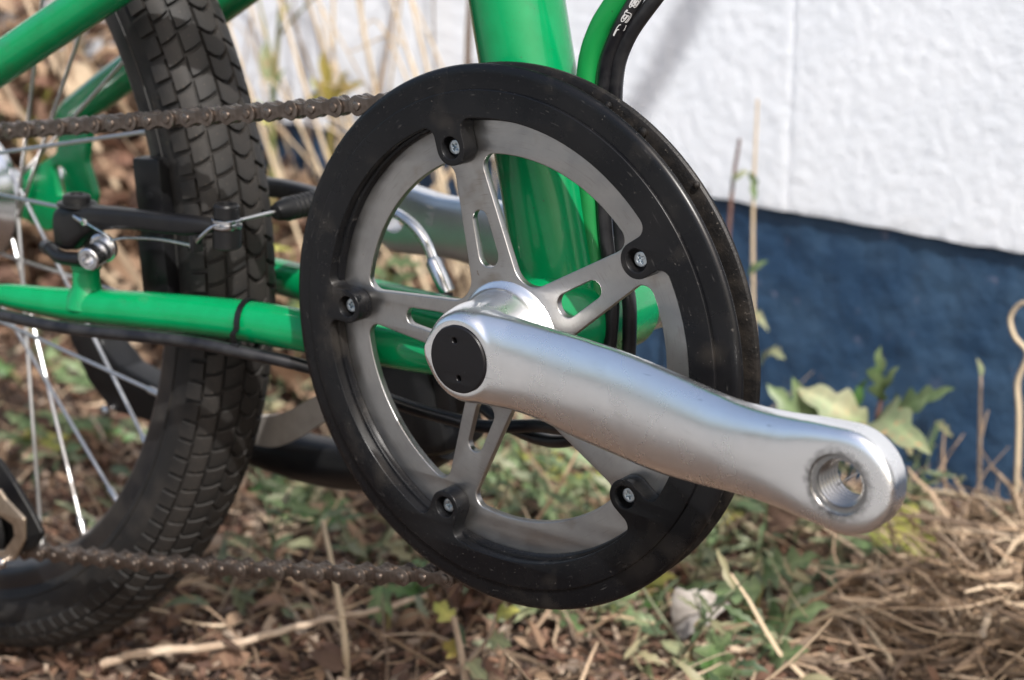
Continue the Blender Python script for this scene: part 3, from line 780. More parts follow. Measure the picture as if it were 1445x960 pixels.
# pinch bolt at the end of the arm
pb = Vector((-.1655, -.0345, .0))
mb = MB(); mb.lathe_axis([(.0058, .0130), (.0064, .0135), (.0064, .0215), (.0058, .022)], pb, (.05, 0, 1), 24); mb.obj('arm_tip', M['blackpl'], brake, angle=30)
mb = MB(); mb.lathe_axis([(.0068, .0222), (.0070, .0226), (.0070, .0238), (.0050, .0240), (.0050, .0250), (.0068, .0251), (.0068, .0262), (.0064, .0265)], pb, (.05, 0, 1), 24); mb.obj('washer', M['chrome'], brake, angle=30)
mb = MB(); mb.lathe_axis([(.0052, .0266), (.0056, .0270), (.0056, .0320), (.0050, .0328), (.0030, .0329), (.0028, .0315)], pb, (.05, 0, 1), 24); mb.obj('pinch_bolt', M['blackpl'], brake, angle=30)
mb = MB(); mb.tube(spline([(-.1790, -.0430, .0125), (-.1720, -.0420, .0190), (-.1660, -.0400, .0236), (-.1625, -.0340, .0245), (-.1620, -.0100, .0247), (-.1615, .0050, .0248)], 8), .00085, 8); mb.obj('brake_wire', M['spoke'], brake)
# rubber boot with ribs
pf = [(.0014, 0), (.0034, .0004), (.0044, .0026), (.0050, .0060)]
h = .0075
while h < .040: pf += [(.0056, h), (.0056, h + .0013), (.0050, h + .0017), (.0050, h + .0024)]; h += .003
mb = MB(); mb.lathe_axis(pf, (-.1620, -.0070, .0246), (.04, 1, .01), 24); mb.obj('rubber_boot', M['blackpl'], brake, angle=30)
# noodle pipe and its ferrule
mb = MB(); mb.tube(spline([(-.160, .034, .0235), (-.152, .041, .0235), (-.140, .045, .0200), (-.126, .045, .0150), (-.1175, .045, .0080), (-.1125, .045, -.0010)], 10), .0026, 16); mb.obj('noodle', M['hub'], brake)
mb = MB(); mb.tube([(-.1135, .045, .0005), (-.1125, .045, -.0015), (-.1045, .045, -.0150)], [.0026, .0040, .0040], 16); mb.obj('ferrule', M['hub'], brake)
for side in (-1, 1):
    for (za, zb) in ((.0185, .0455), (-.0205, .0080)):
        mb = MB(); mb.box((-.2235, .0225 * side, (za + zb) / 2), (.0092, 0, .0006), (0, .0052, 0), (-.0009, 0, (zb - za) / 2), .0012)
        mb.lathe_axis([(.0022, 0), (.0022, .0004), (.0016, .0005)], (-.222, .0276 * side, (za + zb) / 2 - .004), (0, side, 0), 14)
        mb.obj('brake_pad', M['blackpl'], brake, angle=30)
    mb = MB(); mb.box((-.2235, .0235 * side, .0130), (.0080, 0, .0005), (0, .0036, 0), (0, 0, .0062), .001); mb.obj('pad_bridge', M['blackpl'], brake, angle=30)

# --- cables
def cable(name, pts, r, m, n=14):
    sp = spline(pts, n); mb = MB(); mb.tube(sp, r, 20); return mb.obj(name, M[m], bike), sp
greenp = [(.392, .06, .852), (.412, .026, .80), (.424, .022, .65), (.440, .020, .46), (.466, .026, .31), (.36, .0, .246), (.20, .0, .217), (.075, .0, .185), (.045, .0, .162), (.0215, 0, .130), (.0115, 0, .1155), (.0068, 0, .1000), (.0066, .0, .073), (.0085, .0, .045), (.0112, .0, .022), (.0145, -.002, -.003), (.0115, .0, -.030), (-.004, .004, -.046)]
cable('green_cable_housing', greenp, .0046, 'greenhose')
bp1 = [(.392, -.07, .852), (.412, -.026, .80), (.424, -.021, .65), (.440, -.020, .46), (.466, -.026, .31), (.36, -.010, .245), (.20, -.009, .217), (.088, -.001, .188), (.056, -.001, .165), tuple(at(897, 0, -.001)), tuple(at(864, 64, -.001)), tuple(at(853, 115, -.001)), (.0141, -.001, .070), (.0160, -.001, .0400), (.0185, -.001, .022), (.0210, -.003, .0040), (.0170, -.004, -.026), (.002, 0, -.046), (-.0255, .007, -.0535), (-.050, .004, -.0580), (-.0644, 0, -.0566), (-.0883, -.010, -.0510), (-.118, -.027, -.0375), (-.1523, -.045, -.0300), (-.1836, -.0515, -.0290), (-.2431, -.0630, -.0310), (-.2908, -.067, -.0310), (-.345, -.073, -.028)]
blk, sp1 = cable('gear_cable_housing', bp1, .0029, 'rubberhose')
bp2 = [(.394, .05, .848), (.424, .016, .79), (.436, .012, .65), (.451, .010, .46), (.472, .014, .31), (.36, .010, .245), (.20, .009, .217), (.106, .001, .190), (.071, .001, .167), tuple(at(924, 0, .001)), tuple(at(883, 62, .001)), tuple(at(869, 120, .001)), (.0199, .001, .070), (.0218, .001, .0400), (.0243, .001, .022), (.0268, .001, .0040), (.0228, .003, -.026), (.008, .004, -.047), (-.02, .010, -.0600), (-.06, .02, -.058), (-.10, .035, -.042), (-.1045, .045, -.0150)]
cable('brake_cable_housing', bp2, .0029, 'rubberhose')
# maker's name printed along the black housing, bent round it
L_ = [Vector(p) for p in sp1]; dl = [0.0]
for i in range(1, len(L_)): dl.append(dl[-1] + (L_[i] - L_[i - 1]).length)
camv = Vector(CAM)
s_start = None
for i, p in enumerate(L_):
    if p.z < .1155 and s_start is None: s_start = dl[i]
mb = MB(); V = []; adv = .0066
for gi, ch in enumerate('Jagwire'):
    cu = bpy.data.curves.new('t', 'FONT'); cu.body = ch; cu.size = 1; cu.fill_mode = 'NONE'; cu.resolution_u = 3
    o = bpy.data.objects.new('t', cu); scn.collection.objects.link(o); dg = bpy.context.evaluated_depsgraph_get()
    gm = bpy.data.meshes.new_from_object(o.evaluated_get(dg)); bpy.data.objects.remove(o)
    X = [v.co.x for v in gm.vertices]; Yv = [v.co.y for v in gm.vertices]; x0, x1, y0, y1 = min(X), max(X), min(Yv), max(Yv)
    def on_hose(u, h, lift=.0001):
        """u along the word, h up the letter (metres) -> point on the curved housing"""
        s = s_start - u; i = int(np.clip(np.searchsorted(dl, s), 1, len(dl) - 1)); t = (s - dl[i - 1]) / max(1e-6, dl[i] - dl[i - 1])
        c = L_[i - 1].lerp(L_[i], t); T = (L_[i - 1] - L_[i]).normalized(); nrm = Vector((.62, -.77, .1)); nrm = (nrm - T * nrm.dot(T)).normalized(); bi = nrm.cross(T)
        a = (h - .0013) / .0029
        return c + (nrm * math.cos(a) - bi * math.sin(a)) * (.0029 + lift)
    hh = .0030 if ch == 'J' else .0028; wd = .0052 if ch in 'Jagwe' else .0030
    for e_ in gm.edges:
        a, b = [gm.vertices[k].co for k in e_.vertices]; hw = .00017
        P2 = [np.array([gi * adv + (q.x - x0) / (x1 - x0) * wd + .0006 * (q.y - y0) / (y1 - y0), (q.y - y0) / (y1 - y0) * hh]) for q in (a, b)]
        d2 = P2[1] - P2[0]; n2 = np.linalg.norm(d2)
        if n2 < 1e-7: continue
        d2 = d2 / n2; n_ = np.array([-d2[1], d2[0]]) * hw; d2 = d2 * hw * .5
        q = [P2[0] - d2 + n_, P2[0] - d2 - n_, P2[1] + d2 - n_, P2[1] + d2 + n_]
        mb.add([on_hose(*k) for k in q], [(0, 1, 2, 3)])
mb.obj('lettering', M['print'], blk, smooth=False, fix=False)
# cable tie round the chain stay
mb = MB(); c = Vector((-.155, -.0325, -.0205)); axis = Vector((1, .25, .05)).normalized(); u = Vector((0, 0, 1)); u = (u - axis * u.dot(axis)).normalized(); v_ = axis.cross(u); lp = []
for k in range(41):
    a = 2 * PI * k / 40; rr = .0104
    e = .0055 if math.sin(a) < -.2 else 0
    p = c + u * math.cos(a) * (rr + (.0025 if math.cos(a) < -.2 else 0)) + v_ * math.sin(a) * (rr + (.004 if (math.cos(a) < -.1 and v_.y * math.sin(a) < 0) else 0)); lp.append(p)
V = []; 
for p in lp:
    o_ = (p - c).normalized()
    for (aa, bb) in ((-.0013, -.0003), (.0013, -.0003), (.0013, .0006), (-.0013, .0006)): V.append(p + axis * aa + o_ * bb)
n = len(lp) - 1
mb.add(V, [(i * 4 + k, i * 4 + (k + 1) % 4, (i + 1) * 4 + (k + 1) % 4, (i + 1) * 4 + k) for i in range(n) for k in range(4)])
mb.box(c + v_ * (-.0125 if v_.y > 0 else .0125) - u * .0085, axis * .0022, v_ * .0018, u * .0026, .0005)
mb.obj('cable_tie', M['blackpl'], stayR, angle=30)

# --- kickstand folded up along the far side
ks = empty('kickstand', (-.11, .045, -.06), bike)
mb = MB(); mb.box((-.118, .042, -.070), (.0215, 0, .006), (0, .016, 0), (-.007, 0, .0230), .006); mb.box((-.098, .040, -.058), (.012, -.004, .004), (0, .012, 0), (0, 0, .014), .003)
mb.obj('pivot_block', M['blackpl'], ks, angle=40)
mb = MB(); mb.tube(spline([(-.110, .048, -.086), (-.150, .050, -.110), (-.195, .051, -.119), (-.250, .055, -.120), (-.310, .060, -.116)], 8), [.0130] * 33, 20); mb.obj('leg', M['blackpl'], ks)
mb = MB(); V = []
band = spline([(-.262, .043, -.100), (-.236, .040, -.1055), (-.216, .038, -.1035), (-.198, .037, -.0955), (-.178, .036, -.083), (-.16, .036, -.072)], 8)
hw = [.0065 + .002 * math.sin(i / len(band) * PI) for i in range(len(band))]
for p, h_ in zip(band, hw):
    for (a, b) in ((-1, -1), (1, -1), (1, 1), (-1, 1)): V.append((p[0], p[1] + a * .0018, p[2] + b * h_))
n = len(band) - 1
mb.add(V, [(i * 4 + k, i * 4 + (k + 1) % 4, (i + 1) * 4 + (k + 1) % 4, (i + 1) * 4 + k) for i in range(n) for k in range(4)] + [(3, 2, 1, 0), tuple(n * 4 + k for k in range(4))])
M['alloydull'] = mat('dull_alloy', (.46, .43, .39), .5, .6, col2=(.36, .33, .29), nscale=60)
mb.obj('alloy_strip', M['alloydull'], ks, angle=40)
mb = MB()
ol = fillet([(-.396, -.086), (-.380, -.112), (-.362, -.126), (-.318, -.126), (-.312, -.106), (-.350, -.098), (-.366, -.086), (-.372, -.066), (-.388, -.066)], [.006, .008, .008, .006, .004, .006, .006, .004, .004])
mb.mesh(moved(plate_mesh([ol], .018, .002, 3), .062)); mb.obj('rubber_foot', M['blackpl'], ks, angle=35)
mb = MB(); mb.lathe_axis([(.0034, 0), (.0034, .0015), (.0020, .0024)], (-.365, .0525, -.1265), (0, -1, 0), 14); mb.obj('rivet', M['chrome'], ks)

# --- rear derailleur (only the tip of its cage is in the frame)
dr = empty('rear_derailleur', (-.36, -.06, -.13), bike)
p = lambda x, y: at(x, y, -.058)
def pxplate(L, y, th, bev=.0006):
    pl = [(at(a, b, y)[0], at(a, b, y)[2]) for a, b in L]
    return moved(plate_mesh([fillet(pl, [.0016] * len(pl), 5)], th, bev), y)
M['cage'] = mat('tan_cage_steel', (.42, .34, .26), .35, .9, col2=(.30, .24, .18), nscale=150)
mb = MB(); mb.mesh(pxplate([(-45, 690), (0, 690), (10, 705), (36, 732), (36, 762), (22, 790), (-45, 800), (-45, 780), (8, 776), (22, 756), (20, 740), (-8, 722), (-45, 716)], -.060, .002)); mb.obj('cage_plate', M['cage'], dr, angle=35)
mb = MB(); mb.mesh(pxplate([(-60, 630), (0, 648), (22, 680), (48, 724), (62, 752), (52, 772), (30, 782), (-60, 790)], -.046, .003)); mb.obj('inner_cage', M['blackpl'], dr, angle=35)
c = at(-22, 745, -.053); mb = MB()
mb.lathe([(.004, -.0555), (.0135, -.0555), (.0155, -.0545), (.0165, -.053), (.0155, -.0515), (.0135, -.0505), (.004, -.0505)], 30, (c[0], c[2])); mb.obj('jockey_wheel', M['blackpl'], dr, angle=35)
c = at(4, 794, -.0615); mb = MB(); mb.lathe_axis([(.0030, 0), (.0030, .002), (.0022, .0028)], c, (0, -1, 0), 14); mb.obj('cage_bolt', M['chrome'], dr)

# --- front of the bicycle, ahead of the crank: main tube, post, bars, wheel
mb = MB(); mb.tube([(-.046, 0, .205), (.10, 0, .232), (.30, 0, .270), (.425, 0, .292)], .0225, 40); mb.obj('main_tube', M['green'], bike)
mb = MB(); mb.tube([(.452, 0, .215), (.430, 0, .335)], .0215, 40); mb.obj('head_tube', M['green'], bike)
mb = MB(); mb.tube([(.430, 0, .335), (.428, 0, .36), (.400, 0, .845)], .0165, 32); mb.obj('handle_post', M['blackpl'], bike)
bar = empty('handlebar', (.395, 0, .86), bike)
mb = MB(); mb.tube(spline([(.330, -.275, .866), (.362, -.125, .861), (.376, -.098, .860), (.396, 0, .858), (.376, .098, .860), (.362, .125, .861), (.330, .275, .866)], 8), .0110, 24); mb.obj('bar', M['blackpl'], bar)
for sd in (-1, 1):
    mb = MB(); mb.tube([(.355, .155 * sd, .862), (.330, .278 * sd, .866)], .0165, 24); mb.obj('grip', M['blackpl'], bar)
    mb = MB(); mb.tube(spline([(.385, .135 * sd, .858), (.405, .150 * sd, .845), (.395, .20 * sd, .832), (.372, .265 * sd, .828)], 6), .0055, 12); mb.obj('brake_lever', M['blackpl'], bar)
mb = MB()
for sd in (-1, 1): mb.tube(spline([(.452, 0, .235), (.462, .045 * sd, .215), (.478, .052 * sd, .17), (.545, .052 * sd, .02), (.560, .050 * sd, -.004)], 8), .012, 20)
mb.obj('fork', M['green'], bike)
FX = .562
fw = empty('front_wheel', (FX, 0, WZ), bike)
for nm in ('tyre', 'rim', 'hub', 'spoke'):
    for ch in [c for c in wheel.children if c.name.split('.')[0] == nm]:
        put(bpy.data.objects.new(nm, ch.data), fw, (FX, 0, WZ))
fb = MB()
for (cp, wp_, lp, sk, off, cv) in ROWS:
    for k in range(NS): block_mb(fb, cp, wp_, lp, sk, dpsi * (k + off), curve=cv)
o = fb.obj('tread', M['rubber'], fw, loc=(FX, 0, WZ), angle=35); o['kind'] = 'stuff'

# ------------------------------------------------------------------ plants and litter
def leaf_mb(mb, p0, p1, width, lobes=0, depth=.45, bend=.15, fold=.25, up=(0, 0, 1), n=None, mi=0, shape=1.0, twist=0.0, tipw=.75):
    p0 = Vector(p0); p1 = Vector(p1); d = p1 - p0; L = d.length; T = d.normalized(); u = Vector(up); u = (u - T * u.dot(T))
    u = T.orthogonal() if u.length < 1e-4 else u; u.normalize(); s = T.cross(u)
    n = n or (max(12, lobes * 8) if lobes else 12); V = []; F = []
    for i in range(n + 1):
        t = i / n; c = p0 + d * t + u * (bend * L * 4 * t * (1 - t) * .5)
        pw = (math.sin(PI * min(1, t ** tipw)) ** .8) * .92 + .08 * (1 - t)
        wl = wr = width * .5 * pw * shape
        if lobes:
            f_ = (t * lobes) % 1.0; saw = f_ if f_ < .72 else (1 - f_) / .28 * .72
            k = 1 - depth + depth * saw / .72; f2 = (t * lobes + .37) % 1.0; saw2 = f2 if f2 < .72 else (1 - f2) / .28 * .72
            wl *= k; wr *= 1 - depth + depth * saw2 / .72
        tw = twist * (t - .3); s2 = s * math.cos(tw) + u * math.sin(tw); u2 = u * math.cos(tw) - s * math.sin(tw)
        for a, w_ in ((-1, wl), (-.5, wl), (0, 0), (.5, wr), (1, wr)):
            V.append(c + s2 * (a * w_) + u2 * (abs(a) * w_ * fold * (1.4 if abs(a) < 1 else 1)))
    for i in range(n):
        for k in range(4): F.append((i * 5 + k, i * 5 + k + 1, (i + 1) * 5 + k + 1, (i + 1) * 5 + k))
    mb.add(V, F, mi)
camd = Vector((-.55, -.70, .45))   # leaves tip their faces partly to the light and open side
def weed(name, label, cat, base, stems=(), leaves=(), group=None, smat='stemgreen'):
    """stems: lists of points; leaves: (p0, p1, width, lobes, material, options)"""
    e = empty(name, base); tag(e, label, cat, group)
    for st, r in stems:
        sp = spline(st, 6); rr = np.linspace(r, r * .55, len(sp)); mb = MB(); mb.tube(sp, list(rr), 8); mb.obj('stem', M[smat], e)
    for lf in leaves:
        p0, p1, wd, lb, mt = lf[:5]; op = lf[5] if len(lf) > 5 else {}
        mb = MB(); op = dict(op)
        if lb: op['depth'] = min(.8, op.get('depth', .45) + .16)
        leaf_mb(mb, p0, p1, wd * 1.06, lb, **op); lo = mb.obj('leaf', M[mt], e, angle=80, fix=False)
        va = lo.data.attributes.new('vein', 'FLOAT', 'POINT'); nv_ = len(lo.data.vertices)
        va.data.foreach_set('value', [1.0 if i % 5 == 2 else (.62 if (i // 5) % 4 == 0 else .15) for i in range(nv_)])
    return e
def onwall(px, py, out=.03):
    """photo pixel carried to a plane standing `out` metres in front of the wall"""
    d = CM @ np.array([(px - 722.5) / FPX, 1.0, -(py - 480) / FPX]); n = np.array([WN[0], WN[1], 0])
    o = np.array([*(W0 + WN * out), 0]); return CAM + d * (((o - CAM) @ n) / (d @ n))
FACE = (.1, -.75, .65)

# big-leaved weed at the foot of the navy wall
b = at(1232, 700, .44); b[2] = ZG
j = at(1236, 606, .43)
weed('leafy_weed', 'pale green jagged-leaved weed against the navy wall just above the pedal end of the crank', 'weed', b,
     [([b, b + (j - b) * .5 + np.array([.004, 0, 0]), j], .0032), ([j, at(1240, 580, .43), at(1244, 560, .43)], .0024)],
     [(at(1222, 604, .42), at(1124, 548, .40), .030, 3, 'leafpale', dict(up=FACE, bend=.2, depth=.3)),
      (at(1140, 604, .43), at(1082, 542, .42), .018, 3, 'leaf', dict(up=FACE, depth=.35)),
      (at(1150, 602, .41), at(1118, 532, .40), .013, 0, 'leaf', dict(up=FACE, bend=.1)),
      (at(1190, 610, .42), at(1226, 532, .43), .013, 2, 'leafdark', dict(up=FACE)),
      (at(1243, 566, .43), at(1243, 488, .42), .018, 3, 'leaf', dict(up=FACE, depth=.6)),
      (at(1244, 560, .43), at(1270, 516, .42), .011, 2, 'leaf', dict(up=FACE, depth=.5)),
      (at(1240, 602, .43), at(1348, 548, .40), .024, 5, 'leaf', dict(up=FACE, depth=.4, bend=.1)),
      (at(1238, 600, .43), at(1314, 642, .38), .036, 4, 'leafpale', dict(up=FACE, depth=.3, bend=.4)),
      (at(1236, 604, .43), at(1190, 640, .38), .022, 2, 'leafpale', dict(up=FACE, bend=.3))], smat='stemred')
# yellowing weed under the pedal end
b = atg(1235, 800); j = at(1240, 735, b[1])
weed('yellow_weed', 'yellowing round-leaved weed on the straw directly below the pedal hole', 'weed', b, [([b, (b + j) / 2 + np.array([.004, 0, 0]), j], .0025)],
     [(j, at(1300, 790, b[1] - .03), .034, 2, 'leafyellow', dict(up=FACE, bend=.3, depth=.2)), (at(1262, 722, b[1]), at(1292, 768, b[1] - .02), .026, 0, 'leafyellow', dict(up=FACE, bend=.2)),
      (at(1296, 755, b[1]), at(1328, 812, b[1] - .03), .024, 2, 'leafyellow', dict(up=FACE, bend=.3, depth=.25)), (j, at(1168, 790, b[1] - .02), .026, 3, 'leafpale', dict(up=FACE, bend=.3)),
      (j, at(1212, 806, b[1] - .04), .022, 2, 'leaf', dict(up=FACE, bend=.3)), (j, at(1270, 700, b[1]), .014, 2, 'leafyellow', dict(up=FACE))])
# thistle-like weed, lower right of the ring
b = atg(1068, 905); j = at(1062, 880, b[1]); y0 = b[1]
weed('thistle_weed', 'bright green thistle-leaved weed growing between the chain guard and the fallen stick', 'weed', b, [([b, (b + j) / 2, j], .0025), ([j, at(1100, 868, y0), at(1130, 842, y0)], .0016), ([j, at(1075, 830, y0), at(1090, 800, y0 + .02)], .0016)],
     [(at(1062, 900, y0), at(1172, 855, y0 - .02), .030, 4, 'leaf', dict(up=FACE, depth=.62, bend=.12)), (at(1120, 860, y0), at(1148, 828, y0), .016, 2, 'leaf', dict(up=FACE, depth=.5)),
      (at(1076, 818, y0), at(1156, 784, y0), .026, 4, 'leaf', dict(up=FACE, depth=.62, bend=.15)), (at(1110, 800, y0), at(1082, 788, y0), .014, 2, 'leaf', dict(up=FACE)),
      (at(1076, 830, y0), at(1000, 842, y0 - .02), .022, 3, 'leaf', dict(up=FACE, depth=.5, bend=.2)), (at(1060, 870, y0), at(1050, 806, y0), .015, 3, 'leaf', dict(up=FACE, depth=.55)),
      (at(1086, 935, y0 - .04), at(1142, 918, y0 - .05), .020, 3, 'leaf', dict(up=FACE, depth=.55)), (at(1100, 930, y0 - .04), at(1092, 902, y0 - .04), .012, 2, 'leaf', dict(up=FACE)),
      (at(1052, 890, y0), at(1030, 850, y0), .013, 2, 'leafdark', dict(up=FACE))])
b = atg(1018, 985)
weed('upright_weed', 'upright lobed green leaf rising at the bottom edge beside the dry grey leaf', 'weed', b, [([b, at(1014, 940, b[1])], .002)],
     [(b, at(1006, 886, b[1]), .034, 5, 'leaf', dict(up=FACE, depth=.6)), (at(1010, 930, b[1]), at(1036, 890, b[1]), .014, 3, 'leaf', dict(up=FACE, depth=.5)), (at(1012, 950, b[1]), at(985, 930, b[1] - .01), .012, 2, 'leafdark', dict(up=FACE))])
b = atg(960, 880); y0 = b[1]
weed('spreading_weed', 'soft green spreading weed showing past the lower right edge of the chain guard', 'weed', b, [([b, at(955, 850, y0), at(985, 832, y0)], .0018), ([b, at(930, 850, y0)], .0016)],
     [(at(985, 832, y0), at(1022, 858, y0), .016, 3, 'leafpale', dict(up=FACE)), (at(950, 850, y0), at(1000, 822, y0), .014, 2, 'leaf', dict(up=FACE)), (at(930, 850, y0), at(905, 905, y0), .016, 2, 'leafdark', dict(up=FACE, bend=.3)), (at(940, 850, y0), at(945, 905, y0), .014, 2, 'leaf', dict(up=FACE, bend=.3)),
      (at(920, 855, y0), at(870, 850, y0), .014, 3, 'leaf', dict(up=FACE)), (at(975, 850, y0), at(985, 900, y0), .012, 2, 'leafdark', dict(up=FACE))])
b = atg(540, 908); y0 = b[1]
weed('drooping_weed', 'small weed with one drooping green leaf hanging below the lower chain run', 'weed', b, [([b, at(548, 880, y0), at(545, 845, y0), at(540, 828, y0)], .0018)],
     [(at(540, 826, y0), at(536, 882, y0 - .01), .017, 2, 'leaf', dict(up=FACE, bend=.25)), (at(543, 835, y0), at(553, 872, y0 - .01), .011, 2, 'leaf', dict(up=FACE, bend=.25)), (at(520, 862, y0), at(544, 870, y0), .008, 0, 'leafdark', dict(up=FACE))])
b = atg(660, 985); y0 = b[1]
weed('withered_weed', 'withered yellow-brown weed standing at the bottom edge under the chain guard', 'weed', b, [([b, at(652, 930, y0), at(640, 870, y0)], .0026), ([at(655, 940, y0), at(690, 900, y0), at(700, 868, y0)], .0015)],
     [(at(640, 875, y0), at(612, 850, y0), .013, 2, 'leafyellow', dict(up=FACE)), (at(650, 925, y0), at(626, 905, y0), .012, 2, 'moss', dict(up=FACE)), (at(690, 900, y0), at(722, 912, y0), .013, 3, 'leafpale', dict(up=FACE)), (at(660, 930, y0), at(688, 962, y0), .012, 2, 'leafpale', dict(up=FACE)), (at(700, 870, y0), at(735, 862, y0), .011, 2, 'leafyellow', dict(up=FACE))], smat='wood')
b = atg(980, 960); y0 = b[1]
weed('pale_sprig', 'pale dry sprig with narrow leaves at the bottom edge below the guard', 'weed', b, [([b, at(975, 925, y0), at(985, 895, y0)], .0016)],
     [(at(975, 925, y0), at(930, 905, y0), .007, 0, 'leafpale', dict(up=FACE)), (at(978, 915, y0), at(1005, 935, y0), .007, 0, 'leafpale', dict(up=FACE)), (at(975, 930, y0), at(940, 940, y0), .006, 0, 'leafpale', dict(up=FACE)), (at(985, 896, y0), at(992, 870, y0), .006, 0, 'leafpale', dict(up=FACE))])
# stalks against the wall, right of the ring
b = onwall(1022, 690, .05); b[2] = ZG; y0 = b[1]
weed('dark_stalk', 'thin dark purple stalk with a curled tip leaf, just right of the chain guard', 'stalk', b, [([b, onwall(1024, 420, .05), onwall(1033, 270, .05), onwall(1044, 196, .05)], .0021)],
     [(onwall(1034, 262, .05), onwall(1060, 243, .05), .010, 2, 'leafpale', dict(up=FACE, bend=.5)), (onwall(1060, 243, .05), onwall(1064, 286, .05), .008, 2, 'leaf', dict(up=FACE, bend=-.4))], smat='stemred')
b = onwall(1064, 690, .04); b[2] = ZG
weed('pale_stalk', 'thin pale straw-coloured stalk rising past the blue and white wall beside the purple one', 'stalk', b, [([b, onwall(1063, 450, .04), onwall(1063, 290, .04), onwall(1069, 140, .04)], .0018)],
     [(onwall(1056, 388, .05), onwall(1084, 368, .05), .007, 0, 'leaf', dict(up=FACE)), (onwall(1072, 520, .05), onwall(1092, 492, .06), .010, 3, 'leafpale', dict(up=FACE)), (onwall(1088, 492, .05), onwall(1108, 508, .06), .010, 3, 'leafpale', dict(up=FACE)), (onwall(1066, 440, .05), onwall(1085, 468, .06), .006, 0, 'leafpale', dict(up=FACE, bend=.5))], smat='palestraw')
b = onwall(1384, 700, .03); b[2] = ZG
weed('dry_stalk', 'short dry seed stalk in front of the navy wall, right of the big weed', 'stalk', b, [([b, onwall(1383, 600, .03), onwall(1384, 530, .03)], .0016), ([onwall(1383, 620, .03), onwall(1394, 580, .03)], .001)],
     [(onwall(1384, 532, .03), onwall(1378, 505, .03), .006, 0, 'leafpale', {})], smat='wood')
b = onwall(1436, 720, .05); b[2] = ZG
weed('curled_stalk', 'bent dry stalk with a curled top at the right edge of the picture', 'stalk', b, [([b, onwall(1438, 600, .05), onwall(1436, 540, .05), onwall(1450, 500, .05), onwall(1432, 475, .05), onwall(1426, 448, .05), onwall(1442, 428, .05), onwall(1462, 432, .05)], .0022)], [], smat='palestraw')

# sticks and single straws on the ground
def stick(name, label, pts, r, m='wood', cat='stick', group=None):
    sp = spline(pts, 8); rr = [r * (1 - .45 * i / len(sp)) * (1 + .05 * math.sin(i * 1.9)) for i in range(len(sp))]
    mb = MB(); mb.tube([Vector(p) + Vector((0, 0, .0004 * math.sin(i * 1.3))) for i, p in enumerate(sp)], rr, 9); o = mb.obj(name, M[m]); tag(o, label, cat, group)
stick('twig', 'long pale twig lying on the soil below the lower chain run', [atg(145, 938, ZG + .010), atg(200, 922, ZG + .018), atg(320, 910, ZG + .020), atg(400, 890, ZG + .024), atg(470, 872, ZG + .026), atg(530, 862, ZG + .026), atg(610, 838, ZG + .024)], .0027)
p0 = atg(489, 975); stick('twig', 'slim straw standing up to the lower chain from the bottom edge', [p0, at(486, 900, p0[1]), at(472, 815, p0[1] + .01), at(455, 735, p0[1] + .03)], .0022, 'palestraw')
stick('twig', 'thick broken stick lying level among litter under the pedal end', [atg(1100, 850, ZG + .012), atg(1180, 846, ZG + .014), atg(1250, 858, ZG + .013), atg(1300, 872, ZG + .010)], .0042)
stick('twig', 'straight pale straw lying along the foot of the navy wall', [onwall(1276, 690, .05), onwall(1360, 700, .06), onwall(1460, 716, .07)], .0026, 'palestraw')
stick('twig', 'thin diagonal brown twig behind the twig under the lower chain', [atg(395, 842, ZG + .01), atg(430, 890, ZG + .014), atg(470, 965, ZG + .012)], .0022)
stick('twig', 'short thin twig below the thistle-leaved weed', [atg(1210, 870, ZG + .02), atg(1238, 905, ZG + .02), atg(1275, 955, ZG + .012)], .0019, 'palestraw')
mb = MB(); leaf_mb(mb, atg(952, 888, ZG + .012), atg(1030, 852, ZG + .03), .034, 2, depth=.25, bend=.35, fold=.5, up=(.2, -.6, .7)); o = mb.obj('dead_leaf', M['leafgrey'], angle=60, fix=False); tag(o, 'grey curled dead leaf lying beside the thistle-leaved weed', 'leaf')
mb = MB(); leaf_mb(mb, atg(1055, 735, ZG + .02), atg(1135, 725, ZG + .03), .05, 0, bend=.2, fold=.3, up=(0, -.6, .7)); o = mb.obj('dead_leaf', M['deadleaf'], angle=60, fix=False); tag(o, 'large tan dead leaf lying just below the crank, right of the guard', 'leaf')
mb = MB(); leaf_mb(mb, at(660, 895, .21), at(690, 838, .22), .022, 0, bend=.15, fold=.2, up=FACE); o = mb.obj('fallen_leaf', M['leafpale'], angle=60, fix=False); tag(o, 'fresh pale green leaf peeping out under the bottom of the guard', 'leaf')

# pale dry grass before the white wall, left of the seat tube
e = empty('dry_grass_tuft', wp(-.46, ZG, .05)); tag(e, 'tall bleached dry grass standing against the white wall left of the seat tube', 'grass')
for k in range(32):
    s = rng.uniform(-.66, -.30); out = rng.uniform(.02, .11); h = rng.uniform(.18, .46); ln = rng.normal(-.10, .10)
    b = Vector(wp(s, ZG, out)); t = Vector(wp(s + ln, ZG + h, out + rng.uniform(-.015, .03))); mid = b.lerp(t, .5) + Vector((rng.normal(0, .012), 0, .02))
    mb = MB(); sp = spline([b, mid, t, t + Vector((rng.normal(-.02, .03), -.01, rng.uniform(-.02, .03)))], 6); r = rng.uniform(.0010, .0022)
    mb.tube(sp, list(np.linspace(r, r * .4, len(sp))), 6); mb.obj('blade', M['palestraw'], e)
